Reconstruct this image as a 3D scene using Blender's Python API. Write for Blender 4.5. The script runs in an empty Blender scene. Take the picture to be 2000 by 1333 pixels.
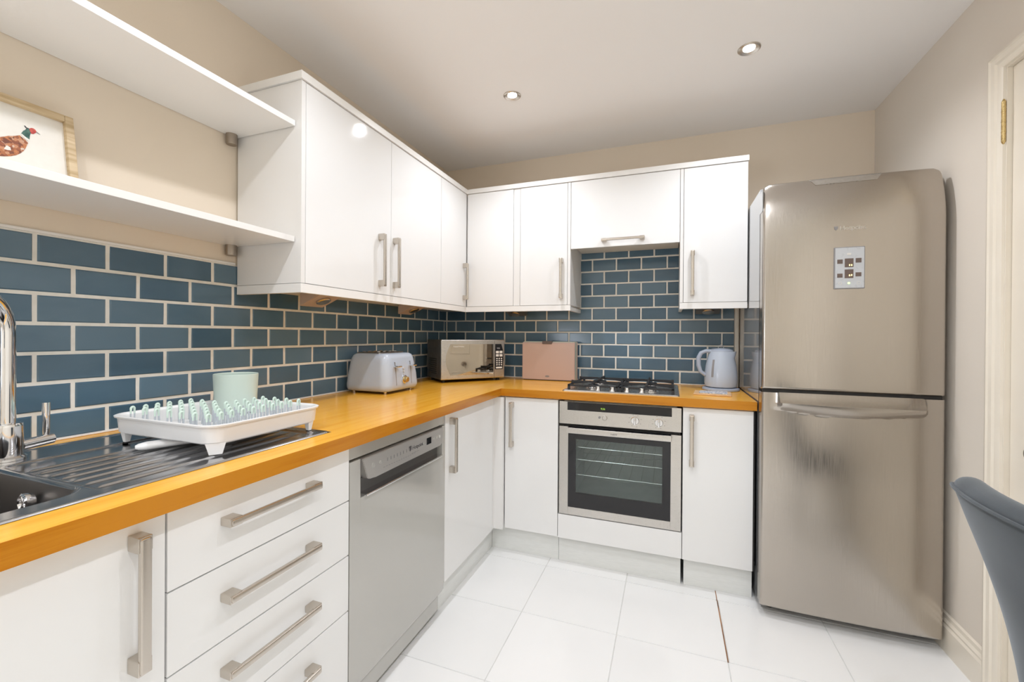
import bpy, bmesh, math, random
from mathutils import Vector, Matrix
random.seed(7)
PI = math.pi
V = Vector
C = bpy.context.scene.collection
SC = bpy.context.scene

# ------------------------------------------------------------------ camera
cam_d = bpy.data.cameras.new('camera'); cam = bpy.data.objects.new('camera', cam_d); C.objects.link(cam)
yaw, pit, rol = 0.35515, -0.00279, 0.00674
f0 = V((-math.sin(yaw), math.cos(yaw), 0)); r0 = V((math.cos(yaw), math.sin(yaw), 0)); u0 = V((0, 0, 1))
fw = math.cos(pit)*f0 + math.sin(pit)*u0; up = math.cos(pit)*u0 - math.sin(pit)*f0
rr = math.cos(rol)*r0 + math.sin(rol)*up; uu = math.cos(rol)*up - math.sin(rol)*r0
M = Matrix((rr, uu, -fw)).transposed().to_4x4(); M.translation = V((1.5541, -2.7872, 1.2021))
cam.matrix_world = M
cam_d.sensor_width = 36; cam_d.lens = 830.087*36/2000; cam_d.shift_y = -8.83/2000
cam_d.clip_start = 0.02
SC.camera = cam

# ------------------------------------------------------------------ view, world, lights
SC.view_settings.view_transform = 'Standard'; SC.view_settings.look = 'None'
SC.view_settings.exposure = 0.74; SC.view_settings.gamma = 1.0; SC.view_settings.use_curve_mapping = False
w = bpy.data.worlds.new('world'); SC.world = w; w.use_nodes = True
w.node_tree.nodes['Background'].inputs[0].default_value = (0.85, 0.93, 1.0, 1)
w.node_tree.nodes['Background'].inputs[1].default_value = 1.0
try:
    SC.cycles.use_denoising = True; SC.cycles.max_bounces = 10; SC.cycles.diffuse_bounces = 6
    SC.cycles.sample_clamp_indirect = 6.0
except Exception: pass

def light(name, kind, loc, power, col, rot=(0, 0, 0), **kw):
    d = bpy.data.lights.new(name, kind); d.energy = power; d.color = col
    for k, v in kw.items(): setattr(d, k, v)
    o = bpy.data.objects.new(name, d); C.objects.link(o); o.location = loc; o.rotation_euler = rot
    return o
ZC = 2.413
RX = 2.568
REAR = -5.0
# added fill light outside an invented left-wall window, unseen behind the camera
light('added_window_fill', 'AREA', (-0.16, -3.95, 1.50), 34, (0.84, 0.90, 1.0), (0, math.radians(-122), 0), shape='RECTANGLE', size=1.2, size_y=1.6)
DOWN = [(0.80, -0.775), (1.858, -0.768), (0.84, -1.84), (1.86, -1.84), (0.85, -2.83), (1.86, -2.83), (0.85, -3.85), (1.86, -3.85)]
for i, (x, y) in enumerate(DOWN):
    light('downlight_lamp', 'SPOT', (x, y, ZC-0.03), 12.5, (0.90, 0.93, 1.0), spot_size=math.radians(150), spot_blend=0.75, shadow_soft_size=0.022)

# ------------------------------------------------------------------ materials
def mat(name, col, rough=0.5, metal=0.0, spec=0.5, coat=0.0, emit=None, es=0.0, trans=0.0, aniso=0.0, sheen=0.0, ior=None):
    m = bpy.data.materials.new(name); m.use_nodes = True
    b = m.node_tree.nodes['Principled BSDF']
    b.inputs['Base Color'].default_value = (*col, 1); b.inputs['Roughness'].default_value = rough
    b.inputs['Metallic'].default_value = metal; b.inputs['Specular IOR Level'].default_value = spec
    b.inputs['Coat Weight'].default_value = coat; b.inputs['Coat Roughness'].default_value = 0.05
    b.inputs['Transmission Weight'].default_value = trans; b.inputs['Anisotropic'].default_value = aniso
    b.inputs['Sheen Weight'].default_value = sheen
    if ior: b.inputs['IOR'].default_value = ior
    if emit: b.inputs['Emission Color'].default_value = (*emit, 1); b.inputs['Emission Strength'].default_value = es
    return m
def nt(m): return m.node_tree, m.node_tree.nodes, m.node_tree.links, m.node_tree.nodes['Principled BSDF']
def noise(m, scale, vec_scale=(1, 1, 1), detail=3, coord='Object'):
    t, n, l, b = nt(m)
    tc = n.new('ShaderNodeTexCoord'); mp = n.new('ShaderNodeMapping'); nz = n.new('ShaderNodeTexNoise')
    mp.inputs['Scale'].default_value = vec_scale; nz.inputs['Scale'].default_value = scale; nz.inputs['Detail'].default_value = detail
    l.new(tc.outputs[coord], mp.inputs[0]); l.new(mp.outputs[0], nz.inputs['Vector'])
    return nz.outputs['Fac']
def ramp(m, fac, stops):
    t, n, l, b = nt(m); r = n.new('ShaderNodeValToRGB'); l.new(fac, r.inputs[0])
    while len(r.color_ramp.elements) < len(stops): r.color_ramp.elements.new(0.5)
    for e, (p, c) in zip(r.color_ramp.elements, stops): e.position = p; e.color = (*c, 1) if len(c) == 3 else c
    return r.outputs[0]
def colvar(m, scale, c1, c2, vs=(1, 1, 1), detail=3, lo=0.35, hi=0.65):
    t, n, l, b = nt(m); l.new(ramp(m, noise(m, scale, vs, detail), [(lo, c1), (hi, c2)]), b.inputs['Base Color'])
def bump(m, scale, strength, dist=0.001, vs=(1, 1, 1), detail=3):
    t, n, l, b = nt(m); bp = n.new('ShaderNodeBump'); bp.inputs['Strength'].default_value = strength; bp.inputs['Distance'].default_value = dist
    l.new(noise(m, scale, vs, detail), bp.inputs['Height']); l.new(bp.outputs[0], b.inputs['Normal'])
def roughvar(m, scale, r1, r2, vs=(1, 1, 1), detail=3):
    t, n, l, b = nt(m); l.new(ramp(m, noise(m, scale, vs, detail), [(0.35, (r1,)*3), (0.65, (r2,)*3)]), b.inputs['Roughness'])

M_WALL = mat('wall_paint', (0.79, 0.69, 0.565), 0.75, spec=0.25); colvar(M_WALL, 2.0, (0.78, 0.68, 0.555), (0.805, 0.705, 0.58)); bump(M_WALL, 180, 0.12)
M_WALLR = mat('wall_paint_pale', (0.72, 0.655, 0.575), 0.75, spec=0.25); colvar(M_WALLR, 2.0, (0.71, 0.645, 0.565), (0.73, 0.67, 0.59)); bump(M_WALLR, 180, 0.12)
M_CEIL = mat('ceiling_paint', (0.88, 0.86, 0.84), 0.85, spec=0.2); bump(M_CEIL, 150, 0.08)
M_TRIM = mat('cream_trim_paint', (0.80, 0.73, 0.62), 0.3, coat=0.2); colvar(M_TRIM, 5, (0.79, 0.72, 0.61), (0.81, 0.745, 0.64))
M_GLOSS = mat('white_gloss_lacquer', (0.82, 0.82, 0.815), 0.07, spec=0.45); bump(M_GLOSS, 14, 0.02, 0.002)
M_SATIN = mat('white_satin_panel', (0.80, 0.79, 0.775), 0.35); bump(M_SATIN, 300, 0.03)
M_SHELF = mat('white_shelf_laminate', (0.83, 0.82, 0.80), 0.3); bump(M_SHELF, 300, 0.03)
M_PLINTH = mat('white_plinth_board', (0.76, 0.77, 0.75), 0.3); colvar(M_PLINTH, 20, (0.745, 0.755, 0.735), (0.78, 0.79, 0.77), (1, 1, 8))
M_GROUT = mat('cream_grout', (0.80, 0.77, 0.70), 0.8); colvar(M_GROUT, 40, (0.77, 0.74, 0.67), (0.83, 0.80, 0.74))
M_SEAL = mat('white_sealant', (0.82, 0.80, 0.77), 0.4)
M_STEEL = mat('brushed_steel', (0.60, 0.58, 0.55), 0.28, 1.0); roughvar(M_STEEL, 60, 0.27, 0.30, (1, 1, 30))
M_NICKEL = mat('satin_nickel', (0.60, 0.55, 0.49), 0.27, 1.0); bump(M_NICKEL, 900, 0.01, 0.0002)
M_FRIDGE = mat('fridge_steel', (0.50, 0.46, 0.415), 0.22, 1.0); roughvar(M_FRIDGE, 30, 0.19, 0.27, (14, 14, 0.4))
M_FSIDE = mat('fridge_silver_side', (0.42, 0.43, 0.44), 0.08, 0.35, coat=0.5); bump(M_FSIDE, 9, 0.02)
M_SINK = mat('sink_steel', (0.52, 0.52, 0.53), 0.16, 1.0); roughvar(M_SINK, 25, 0.15, 0.17)
M_BOWL = mat('bowl_steel_shaded', (0.20, 0.185, 0.175), 0.35, 0.9); roughvar(M_BOWL, 40, 0.29, 0.32)  # drainer's steel made darker to paint the underlit bowl
M_CHROME = mat('chrome', (0.78, 0.78, 0.79), 0.05, 1.0); roughvar(M_CHROME, 20, 0.04, 0.07)
M_BLACK = mat('black_gloss', (0.012, 0.012, 0.014), 0.08); roughvar(M_BLACK, 20, 0.06, 0.1)
M_DARK = mat('dark_void', (0.015, 0.014, 0.013), 0.6); colvar(M_DARK, 30, (0.012, 0.011, 0.01), (0.02, 0.018, 0.017))
M_IRON = mat('black_cast_iron', (0.016, 0.016, 0.018), 0.45); bump(M_IRON, 400, 0.25)
M_BRASS = mat('aged_brass', (0.62, 0.47, 0.22), 0.25, 1.0); roughvar(M_BRASS, 60, 0.2, 0.35)
M_BLUE = mat('pale_blue_enamel', (0.47, 0.53, 0.62), 0.22, coat=0.3); roughvar(M_BLUE, 20, 0.2, 0.26)
M_BLUE2 = mat('pale_blue_plastic', (0.38, 0.43, 0.52), 0.4); roughvar(M_BLUE2, 60, 0.36, 0.44)
M_GREEN = mat('pale_sage_plastic', (0.56, 0.66, 0.60), 0.4); roughvar(M_GREEN, 60, 0.36, 0.44)
M_GTIP = mat('mint_tips', (0.62, 0.76, 0.68), 0.4); roughvar(M_GTIP, 60, 0.36, 0.44)
M_PRONG = mat('grey_prong_plastic', (0.50, 0.54, 0.58), 0.3); roughvar(M_PRONG, 60, 0.26, 0.34)
M_PLAS = mat('white_plastic', (0.76, 0.755, 0.75), 0.32); bump(M_PLAS, 300, 0.03)
M_PINK = mat('dusty_pink_plastic', (0.58, 0.42, 0.36), 0.42); bump(M_PINK, 500, 0.05)
M_PALE = mat('pale_green_board', (0.58, 0.62, 0.52), 0.45); bump(M_PALE, 500, 0.05)
M_BROWN = mat('brown_grip', (0.14, 0.10, 0.085), 0.4); bump(M_BROWN, 300, 0.05)
M_MIRR = mat('bronze_mirror_glass', (0.50, 0.44, 0.36), 0.03, 1.0); bump(M_MIRR, 6, 0.02)
M_LCD = mat('green_digits', (0.1, 0.2, 0.02), 0.4, emit=(0.45, 0.8, 0.08), es=0.55)
M_AMBER = mat('amber_led', (0.5, 0.3, 0.1), 0.4, emit=(1.0, 0.75, 0.25), es=2.0)
M_GLED = mat('green_led', (0.5, 0.7, 0.3), 0.4, emit=(0.6, 1.0, 0.3), es=1.0)
M_LAMP = mat('lit_lamp', (1, 1, 1), 0.4, emit=(1.0, 0.97, 0.92), es=60)
M_INK = mat('dark_ink', (0.06, 0.055, 0.06), 0.5); bump(M_INK, 300, 0.02)
M_INKG = mat('grey_ink', (0.26, 0.25, 0.25), 0.5); bump(M_INKG, 300, 0.02)
M_INKW = mat('white_ink', (0.72, 0.70, 0.66), 0.4); bump(M_INKW, 300, 0.02)
M_GREYP = mat('pale_grey_panel', (0.55, 0.57, 0.60), 0.3); roughvar(M_GREYP, 60, 0.26, 0.34)
M_DW = mat('silver_appliance_paint', (0.50, 0.49, 0.46), 0.16, 0.25, coat=0.5); bump(M_DW, 5, 0.015)
M_DWC = mat('silver_control_panel', (0.50, 0.48, 0.46), 0.3, 0.55); bump(M_DWC, 400, 0.01, 0.0002)
M_MWS = mat('microwave_case_grey', (0.13, 0.125, 0.12), 0.35, 0.5); roughvar(M_MWS, 60, 0.3, 0.4)
M_CAVITY = mat('oven_cavity_enamel', (0.60, 0.66, 0.64), 0.35); colvar(M_CAVITY, 12, (0.57, 0.63, 0.61), (0.64, 0.69, 0.67))
M_RACKM = mat('oven_rack_wire', (0.75, 0.75, 0.74), 0.2, 1.0); roughvar(M_RACKM, 60, 0.15, 0.25)
M_PAPER = mat('cream_paper', (0.80, 0.77, 0.71), 0.6); colvar(M_PAPER, 60, (0.79, 0.76, 0.70), (0.81, 0.78, 0.72))
M_CREAM = mat('cream_panel', (0.72, 0.67, 0.58), 0.4); bump(M_CREAM, 200, 0.03)
M_TAUPE = mat('taupe_light_housing', (0.46, 0.36, 0.30), 0.4); bump(M_TAUPE, 200, 0.03)
M_PWTR = mat('dull_pewter', (0.38, 0.33, 0.28), 0.35, 1.0); roughvar(M_PWTR, 60, 0.3, 0.4)

def glass_mat(name, tint=(0.9, 0.95, 0.93), refl=0.08, a=0.85):
    m = bpy.data.materials.new(name); m.use_nodes = True; n = m.node_tree.nodes; l = m.node_tree.links; n.clear()
    o = n.new('ShaderNodeOutputMaterial'); mx = n.new('ShaderNodeMixShader'); tr = n.new('ShaderNodeBsdfTransparent'); g = n.new('ShaderNodeBsdfGlossy')
    fr = n.new('ShaderNodeFresnel'); fr.inputs[0].default_value = 1.5
    tr.inputs[0].default_value = (*tint, 1); g.inputs['Roughness'].default_value = 0.03; g.inputs['Color'].default_value = (1, 1, 1, 1)
    l.new(fr.outputs[0], mx.inputs[0]); l.new(tr.outputs[0], mx.inputs[1]); l.new(g.outputs[0], mx.inputs[2]); l.new(mx.outputs[0], o.inputs[0])
    return m
M_GLASS = glass_mat('window_glass'); M_OGLASS = glass_mat('oven_glass', (0.86, 0.90, 0.89))

# bamboo worktop: long staves with alternating tone and fine grain
def bamboo(name, axis, stops=None):
    m = mat(name, (0.62, 0.30, 0.05), 0.2, spec=0.38, coat=0.05); t, n, l, b = nt(m); b.inputs['Coat Roughness'].default_value = 0.15
    vs = (1.2, 26, 26) if axis == 'x' else (26, 1.2, 26)
    a = noise(m, 2.2, vs, 4); g = noise(m, 9, (2, 60, 60) if axis == 'x' else (60, 2, 60), 3)
    blo = noise(m, 1.6, (1, 1, 1), 2)
    mx = n.new('ShaderNodeMath'); mx.operation = 'MULTIPLY_ADD'; mx.inputs[1].default_value = 0.35; l.new(g, mx.inputs[0]); l.new(a, mx.inputs[2])
    m2 = n.new('ShaderNodeMath'); m2.operation = 'MULTIPLY_ADD'; m2.inputs[1].default_value = 0.5; l.new(blo, m2.inputs[0]); l.new(mx.outputs[0], m2.inputs[2])
    c = ramp(m, m2.outputs[0], stops or [(0.55, (0.76, 0.32, 0.016)), (0.78, (0.84, 0.385, 0.026)), (1.0, (0.90, 0.46, 0.05))])
    l.new(c, b.inputs['Base Color'])
    return m
M_BAMY = bamboo('bamboo_along_left_run', 'y'); M_BAMX = bamboo('bamboo_along_back_run', 'x')
EDGE = [(0.55, (0.42, 0.13, 0.004)), (0.78, (0.47, 0.16, 0.006)), (1.0, (0.54, 0.21, 0.012))]  # darker bamboo copy that paints shade onto the worktop's vertical faces
M_BAMEY = bamboo('bamboo_shaded_edge_left', 'y', EDGE); M_BAMEX = bamboo('bamboo_shaded_edge_back', 'x', EDGE)
M_FRAMEW = mat('oak_frame_wood', (0.55, 0.40, 0.22), 0.5); colvar(M_FRAMEW, 8, (0.47, 0.33, 0.17), (0.66, 0.52, 0.33), (3, 1, 12), 4)
M_CORK = mat('pale_wood_trivet', (0.66, 0.42, 0.22), 0.5); colvar(M_CORK, 20, (0.62, 0.38, 0.19), (0.72, 0.50, 0.28), (1, 6, 1))

def velvet():
    m = mat('grey_velvet', (0.07, 0.078, 0.085), 0.9, sheen=0.4, spec=0.2); t, n, l, b = nt(m)
    b.inputs['Sheen Roughness'].default_value = 0.35; b.inputs['Sheen Tint'].default_value = (0.75, 0.8, 0.85, 1)
    colvar(m, 5, (0.055, 0.061, 0.066), (0.085, 0.093, 0.10)); bump(m, 500, 0.3, 0.0006)
    return m
M_VELVET = velvet()

def tile_mat(name, stops, rough, nscale, nstr, coat=0.0):
    m = mat(name, (0.1, 0.1, 0.1), rough, coat=coat); t, n, l, b = nt(m)
    at = n.new('ShaderNodeAttribute'); at.attribute_name = 'tone'
    nz = noise(m, 7, (1, 1, 2), 3)
    mx = n.new('ShaderNodeMath'); mx.operation = 'MULTIPLY_ADD'; mx.inputs[1].default_value = 0.5
    l.new(nz, mx.inputs[0]); l.new(at.outputs['Fac'], mx.inputs[2])
    l.new(ramp(m, mx.outputs[0], stops), b.inputs['Base Color'])
    bump(m, nscale, nstr, 0.002)
    return m
M_TILE = tile_mat('blue_glazed_tile', [(0.2, (0.056, 0.114, 0.170)), (0.6, (0.082, 0.150, 0.212)), (1.0, (0.118, 0.192, 0.255))], 0.15, 16, 0.10)
M_FTILE = tile_mat('white_floor_tile', [(0.2, (0.82, 0.825, 0.82)), (0.6, (0.85, 0.85, 0.845)), (1.1, (0.87, 0.87, 0.865))], 0.22, 4, 0.02)
M_FGROUT = mat('pale_floor_grout', (0.66, 0.66, 0.64), 0.7); colvar(M_FGROUT, 30, (0.62, 0.62, 0.60), (0.70, 0.70, 0.68))
M_CRACK = mat('brown_open_joint', (0.20, 0.11, 0.06), 0.8); colvar(M_CRACK, 9, (0.05, 0.022, 0.012), (0.40, 0.19, 0.08))

def plumage():
    m = mat('pheasant_plumage', (0.35, 0.13, 0.06), 0.7); t, n, l, b = nt(m)
    tc = n.new('ShaderNodeTexCoord'); vo = n.new('ShaderNodeTexVoronoi'); vo.inputs['Scale'].default_value = 190
    l.new(tc.outputs['Object'], vo.inputs['Vector'])
    l.new(ramp(m, vo.outputs['Color'], [(0.0, (0.04, 0.025, 0.03)), (0.35, (0.30, 0.10, 0.05)), (0.6, (0.52, 0.20, 0.08)), (0.85, (0.55, 0.33, 0.22)), (1.0, (0.75, 0.7, 0.62))]), b.inputs['Base Color'])
    return m
M_PLUM = plumage()
M_BGREEN = mat('pheasant_green', (0.035, 0.10, 0.085), 0.7); colvar(M_BGREEN, 90, (0.02, 0.07, 0.06), (0.08, 0.17, 0.14))
M_BRED = mat('pheasant_red', (0.5, 0.06, 0.05), 0.7); colvar(M_BRED, 90, (0.4, 0.04, 0.04), (0.6, 0.12, 0.09))
M_BFLO = mat('blue_print', (0.28, 0.33, 0.42), 0.5); colvar(M_BFLO, 90, (0.2, 0.25, 0.36), (0.75, 0.72, 0.70), detail=2, lo=0.42, hi=0.55)

# ------------------------------------------------------------------ mesh helpers
def bx(bm, x0, x1, y0, y1, z0, z1, bev=0.0, seg=2, mi=0):
    vs = [bm.verts.new((x, y, z)) for x in (min(x0, x1), max(x0, x1)) for y in (min(y0, y1), max(y0, y1)) for z in (min(z0, z1), max(z0, z1))]
    fs = []
    for q in ((0, 1, 3, 2), (4, 6, 7, 5), (0, 4, 5, 1), (2, 3, 7, 6), (0, 2, 6, 4), (1, 5, 7, 3)):
        f = bm.faces.new([vs[i] for i in q]); f.material_index = mi; fs.append(f)
    if bev > 0:
        es = list({e for f in fs for e in f.edges})
        r = bmesh.ops.bevel(bm, geom=es, offset=bev, segments=seg, affect='EDGES', profile=0.5, clamp_overlap=True)
        for f in r['faces']: f.material_index = mi
    return vs
def B(*a, **k):
    bm = bmesh.new(); bx(bm, *a, **k); return bm
def frame_of(d):
    d = d.normalized(); a = V((0, 0, 1)) if abs(d.z) < 0.9 else V((1, 0, 0))
    u = d.cross(a).normalized(); return u, d.cross(u).normalized()
def tube(bm, pts, r, n=12, caps=True, mi=0, closed=False):
    pts = [V(p) for p in pts]; rs = r if isinstance(r, (list, tuple)) else [r]*len(pts); rings = []; u = None
    for i, p in enumerate(pts):
        if closed: d = pts[(i+1) % len(pts)]-pts[i-1]
        else: d = (pts[min(i+1, len(pts)-1)]-pts[max(i-1, 0)])
        d.normalize()
        if u is None: u, v = frame_of(d)
        else:
            u = (u-d*u.dot(d)).normalized(); v = d.cross(u)
        rings.append([bm.verts.new(p+rs[i]*(math.cos(2*PI*k/n)*u+math.sin(2*PI*k/n)*v)) for k in range(n)])
    m = len(rings)
    for i in range(m if closed else m-1):
        a, b = rings[i], rings[(i+1) % m]
        for k in range(n):
            f = bm.faces.new((a[k], a[(k+1) % n], b[(k+1) % n], b[k])); f.material_index = mi
    if caps and not closed:
        f = bm.faces.new(rings[0]); f.material_index = mi; f = bm.faces.new(rings[-1]); f.material_index = mi
def lathe(bm, prof, c, axis='z', n=32, sx=1, sy=1, mi=0, cap=True):
    rings = []
    for r, h in prof:
        ring = []
        for k in range(n):
            a = 2*PI*k/n; p, q = r*math.cos(a)*sx, r*math.sin(a)*sy
            co = {'z': (p, q, h), 'x': (h, p, q), 'y': (p, h, q)}[axis]
            ring.append(bm.verts.new(V(c)+V(co)))
        rings.append(ring)
    for a, b in zip(rings, rings[1:]):
        for k in range(n):
            f = bm.faces.new((a[k], a[(k+1) % n], b[(k+1) % n], b[k])); f.material_index = mi
    if cap:
        for r in (rings[0], rings[-1]):
            f = bm.faces.new(r); f.material_index = mi
def prism(bm, poly, ax, a0, a1, mi=0, bev=0.0):
    # poly: 2D points in the two remaining axes (in x,y,z order)
    def co(p, a):
        return {'x': (a, p[0], p[1]), 'y': (p[0], a, p[1]), 'z': (p[0], p[1], a)}[ax]
    A = [bm.verts.new(co(p, a0)) for p in poly]; Bv = [bm.verts.new(co(p, a1)) for p in poly]; fs = []
    fs.append(bm.faces.new(A)); fs.append(bm.faces.new(Bv)); k = len(poly)
    for i in range(k): fs.append(bm.faces.new((A[i], A[(i+1) % k], Bv[(i+1) % k], Bv[i])))
    for f in fs: f.material_index = mi
    if bev > 0:
        es = list({e for f in fs for e in f.edges})
        bmesh.ops.bevel(bm, geom=es, offset=bev, segments=2, affect='EDGES', clamp_overlap=True)
def rrect(x0, x1, y0, y1, r, n=6):
    out = []
    for cx, cy, a0 in ((x1-r, y1-r, 0), (x0+r, y1-r, PI/2), (x0+r, y0+r, PI), (x1-r, y0+r, 1.5*PI)):
        for k in range(n+1):
            a = a0+PI/2*k/n; out.append((cx+r*math.cos(a), cy+r*math.sin(a)))
    return out
def loft(bm, rings, cap0=True, cap1=True, mi=0):
    R = [[bm.verts.new(p) for p in r] for r in rings]
    for a, b in zip(R, R[1:]):
        k = len(a)
        for i in range(k):
            f = bm.faces.new((a[i], a[(i+1) % k], b[(i+1) % k], b[i])); f.material_index = mi
    if cap0: bm.faces.new(R[0]).material_index = mi
    if cap1: bm.faces.new(R[-1]).material_index = mi
    return R
def slab(bm, xs, ys, keep, z0, z1):
    vt = {}
    def g(i, j, k):
        if (i, j, k) not in vt: vt[(i, j, k)] = bm.verts.new((xs[i], ys[j], (z0, z1)[k]))
        return vt[(i, j, k)]
    nx, ny = len(xs)-1, len(ys)-1
    K = lambda i, j: 0 <= i < nx and 0 <= j < ny and keep(i, j)
    for i in range(nx):
        for j in range(ny):
            if not K(i, j): continue
            bm.faces.new((g(i, j, 1), g(i+1, j, 1), g(i+1, j+1, 1), g(i, j+1, 1)))
            bm.faces.new((g(i, j, 0), g(i, j+1, 0), g(i+1, j+1, 0), g(i+1, j, 0)))
            if not K(i-1, j): bm.faces.new((g(i, j, 0), g(i, j, 1), g(i, j+1, 1), g(i, j+1, 0)))
            if not K(i+1, j): bm.faces.new((g(i+1, j, 0), g(i+1, j+1, 0), g(i+1, j+1, 1), g(i+1, j, 1)))
            if not K(i, j-1): bm.faces.new((g(i, j, 0), g(i+1, j, 0), g(i+1, j, 1), g(i, j, 1)))
            if not K(i, j+1): bm.faces.new((g(i, j+1, 0), g(i, j+1, 1), g(i+1, j+1, 1), g(i+1, j+1, 0)))

def finish(name, bm, mats, smooth=40, weld=False):
    bmesh.ops.recalc_face_normals(bm, faces=bm.faces)
    me = bpy.data.meshes.new(name); bm.to_mesh(me); bm.free()
    for m in (mats if isinstance(mats, (list, tuple)) else [mats]): me.materials.append(m)
    if smooth:
        me.shade_smooth(); me.set_sharp_from_angle(angle=math.radians(smooth))
    return me
def tag(o, label=None, cat=None, group=None, kind=None):
    if label: o['label'] = label
    if cat: o['category'] = cat
    if group: o['group'] = group
    if kind: o['kind'] = kind
    return o
ROOTM = {}
def wn(o):
    if 6 < len(o.data.polygons) < 12000:
        m = o.modifiers.new('weighted', 'WEIGHTED_NORMAL'); m.keep_sharp = True; m.weight = 100
def solo(name, bm, m, label=None, cat=None, kind=None, group=None, origin=None, smooth=40):
    me = finish(name, bm, m, smooth)
    o = bpy.data.objects.new(name, me); C.objects.link(o)
    if origin is None:
        xs = [v.co for v in me.vertices]
        origin = V(((min(v.x for v in xs)+max(v.x for v in xs))/2, (min(v.y for v in xs)+max(v.y for v in xs))/2, min(v.z for v in xs)))
    me.transform(Matrix.Translation(-V(origin))); o.location = origin; ROOTM[o.name] = Matrix.Translation(V(origin))
    if smooth: wn(o)
    return tag(o, label, cat, group, kind)
def thing(name, label, cat, loc, rotz=0.0, group=None, kind=None):
    o = bpy.data.objects.new(name, None); C.objects.link(o); o.location = loc; o.rotation_euler = (0, 0, rotz); o.empty_display_size = 0.05
    ROOTM[o.name] = Matrix.Translation(V(loc)) @ Matrix.Rotation(rotz, 4, 'Z')
    return tag(o, label, cat, group, kind)
def part(name, bm, m, parent, local=False, label=None, smooth=40):
    me = finish(name, bm, m, smooth)
    RM = ROOTM[parent.name]
    if not local: me.transform(RM.inverted())
    o = bpy.data.objects.new(name, me); C.objects.link(o); o.parent = parent
    ROOTM[o.name] = RM
    if label: o['label'] = label
    if smooth and name != 'prong': wn(o)
    return o
def text(name, s, size, origin, xdir, ydir, m, parent, local=False, depth=0.0004, sx=1.0):
    cu = bpy.data.curves.new(name, 'FONT'); cu.body = s; cu.size = size; cu.extrude = depth; cu.align_x = 'LEFT'
    tmp = bpy.data.objects.new(name, cu); C.objects.link(tmp)
    bpy.context.view_layer.update()
    me = bpy.data.meshes.new_from_object(tmp); bpy.data.objects.remove(tmp); bpy.data.curves.remove(cu)
    X = V(xdir).normalized(); Y = V(ydir).normalized(); Z = X.cross(Y)
    T = Matrix((X*sx, Y, Z)).transposed().to_4x4(); T.translation = V(origin); me.transform(T)
    RM = ROOTM[parent.name]
    if not local: me.transform(RM.inverted())
    me.materials.clear(); me.materials.append(m); me.name = name
    o = bpy.data.objects.new(name, me); C.objects.link(o); o.parent = parent; ROOTM[o.name] = RM
    return o

def boss_handle(bm, axis, c, L, face, nrm, wd=0.018, proud=0.036, side=0):
    """bar handle: axis 'y','z','x' along; c = centre on the two face axes; face = coordinate of the door face; nrm 'x+','y-'."""
    n = {'x+': V((1, 0, 0)), 'y-': V((0, -1, 0))}[nrm]; t = {'x': V((1, 0, 0)), 'y': V((0, 1, 0)), 'z': V((0, 0, 1))}[axis]; b = n.cross(t)
    c = V(c)
    def obx(t0, t1, n0, n1, b0, b1, bev):
        s = bmesh.new(); bx(s, t0, t1, n0, n1, b0, b1, bev=bev)
        s.transform(Matrix((t, n, b)).transposed().to_4x4()); s.transform(Matrix.Translation(c))
        me = bpy.data.meshes.new('tmp'); s.to_mesh(me); s.free(); bm.from_mesh(me); bpy.data.meshes.remove(me)
    h = L/2
    for s_ in (-1, 1):
        obx(s_*(h-0.028) if s_ > 0 else -h, h if s_ > 0 else -(h-0.028), 0.0, proud-0.004, -wd/2-0.002, wd/2+0.002, 0.002)
    obx(-h+0.002, h-0.002, proud-0.012, proud, -wd/2, wd/2, 0.0045)

# ------------------------------------------------------------------ the room
def wall_plane(name, bm, m): return solo(name, bm, m, kind='structure', origin=(0, 0, 0))
TOPL = 1.2249+3*0.07889
WLX, WBX = 0.6895, 1.924
WY0, WY1, WZ0, WZ1 = -4.75, -3.15, 0.95, 2.15
bm = bmesh.new(); bx(bm, -0.12, 0, WY1, 0.12, 0, ZC); bx(bm, -0.12, 0, REAR-0.1, WY0, 0, ZC); bx(bm, -0.12, 0, WY0, WY1, 0, WZ0); bx(bm, -0.12, 0, WY0, WY1, WZ1, ZC)
wl = solo('wall_left', bm, M_WALL, kind='structure')
wb = solo('wall_back', B(0.0, RX+0.12, 0, 0.12, 0, ZC), M_WALL, kind='structure')
# right wall with a door opening
bm = bmesh.new()
DY1, DY0, DZ = -0.945, -1.73, 2.08
bx(bm, RX, RX+0.12, DY1, 0.0, 0, ZC); bx(bm, RX, RX+0.12, DY0, DY1, DZ, ZC)
bx(bm, RX, RX+0.12, REAR-0.1, DY0, 0, ZC)
solo('wall_right', bm, M_WALLR, kind='structure')
solo('wall_rear', B(0, RX, REAR-0.1, REAR, 0, ZC), M_WALLR, kind='structure')
solo('ceiling', B(-0.12, RX+0.12, REAR-0.1, 0.12, ZC, ZC+0.1), M_CEIL, kind='structure')
win = thing('added_window_1', None, None, (0, -3.95, WZ0), kind='structure')  # unseen window, added so the fill light has an opening
bm = bmesh.new()
for a, b in ((WY0, WY0+0.05), (WY1-0.05, WY1), (-3.975, -3.925)): bx(bm, -0.09, -0.03, a, b, WZ0, WZ1, bev=0.004)
for a, b in ((WZ0, WZ0+0.05), (WZ1-0.05, WZ1)): bx(bm, -0.09, -0.03, WY0+0.05, WY1-0.05, a, b, bev=0.004)
part('added_window_frame', bm, M_SATIN, win); part('added_window_pane', B(-0.06, -0.055, WY0+0.05, WY1-0.05, WZ0+0.05, WZ1-0.05), M_GLASS, win)

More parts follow.
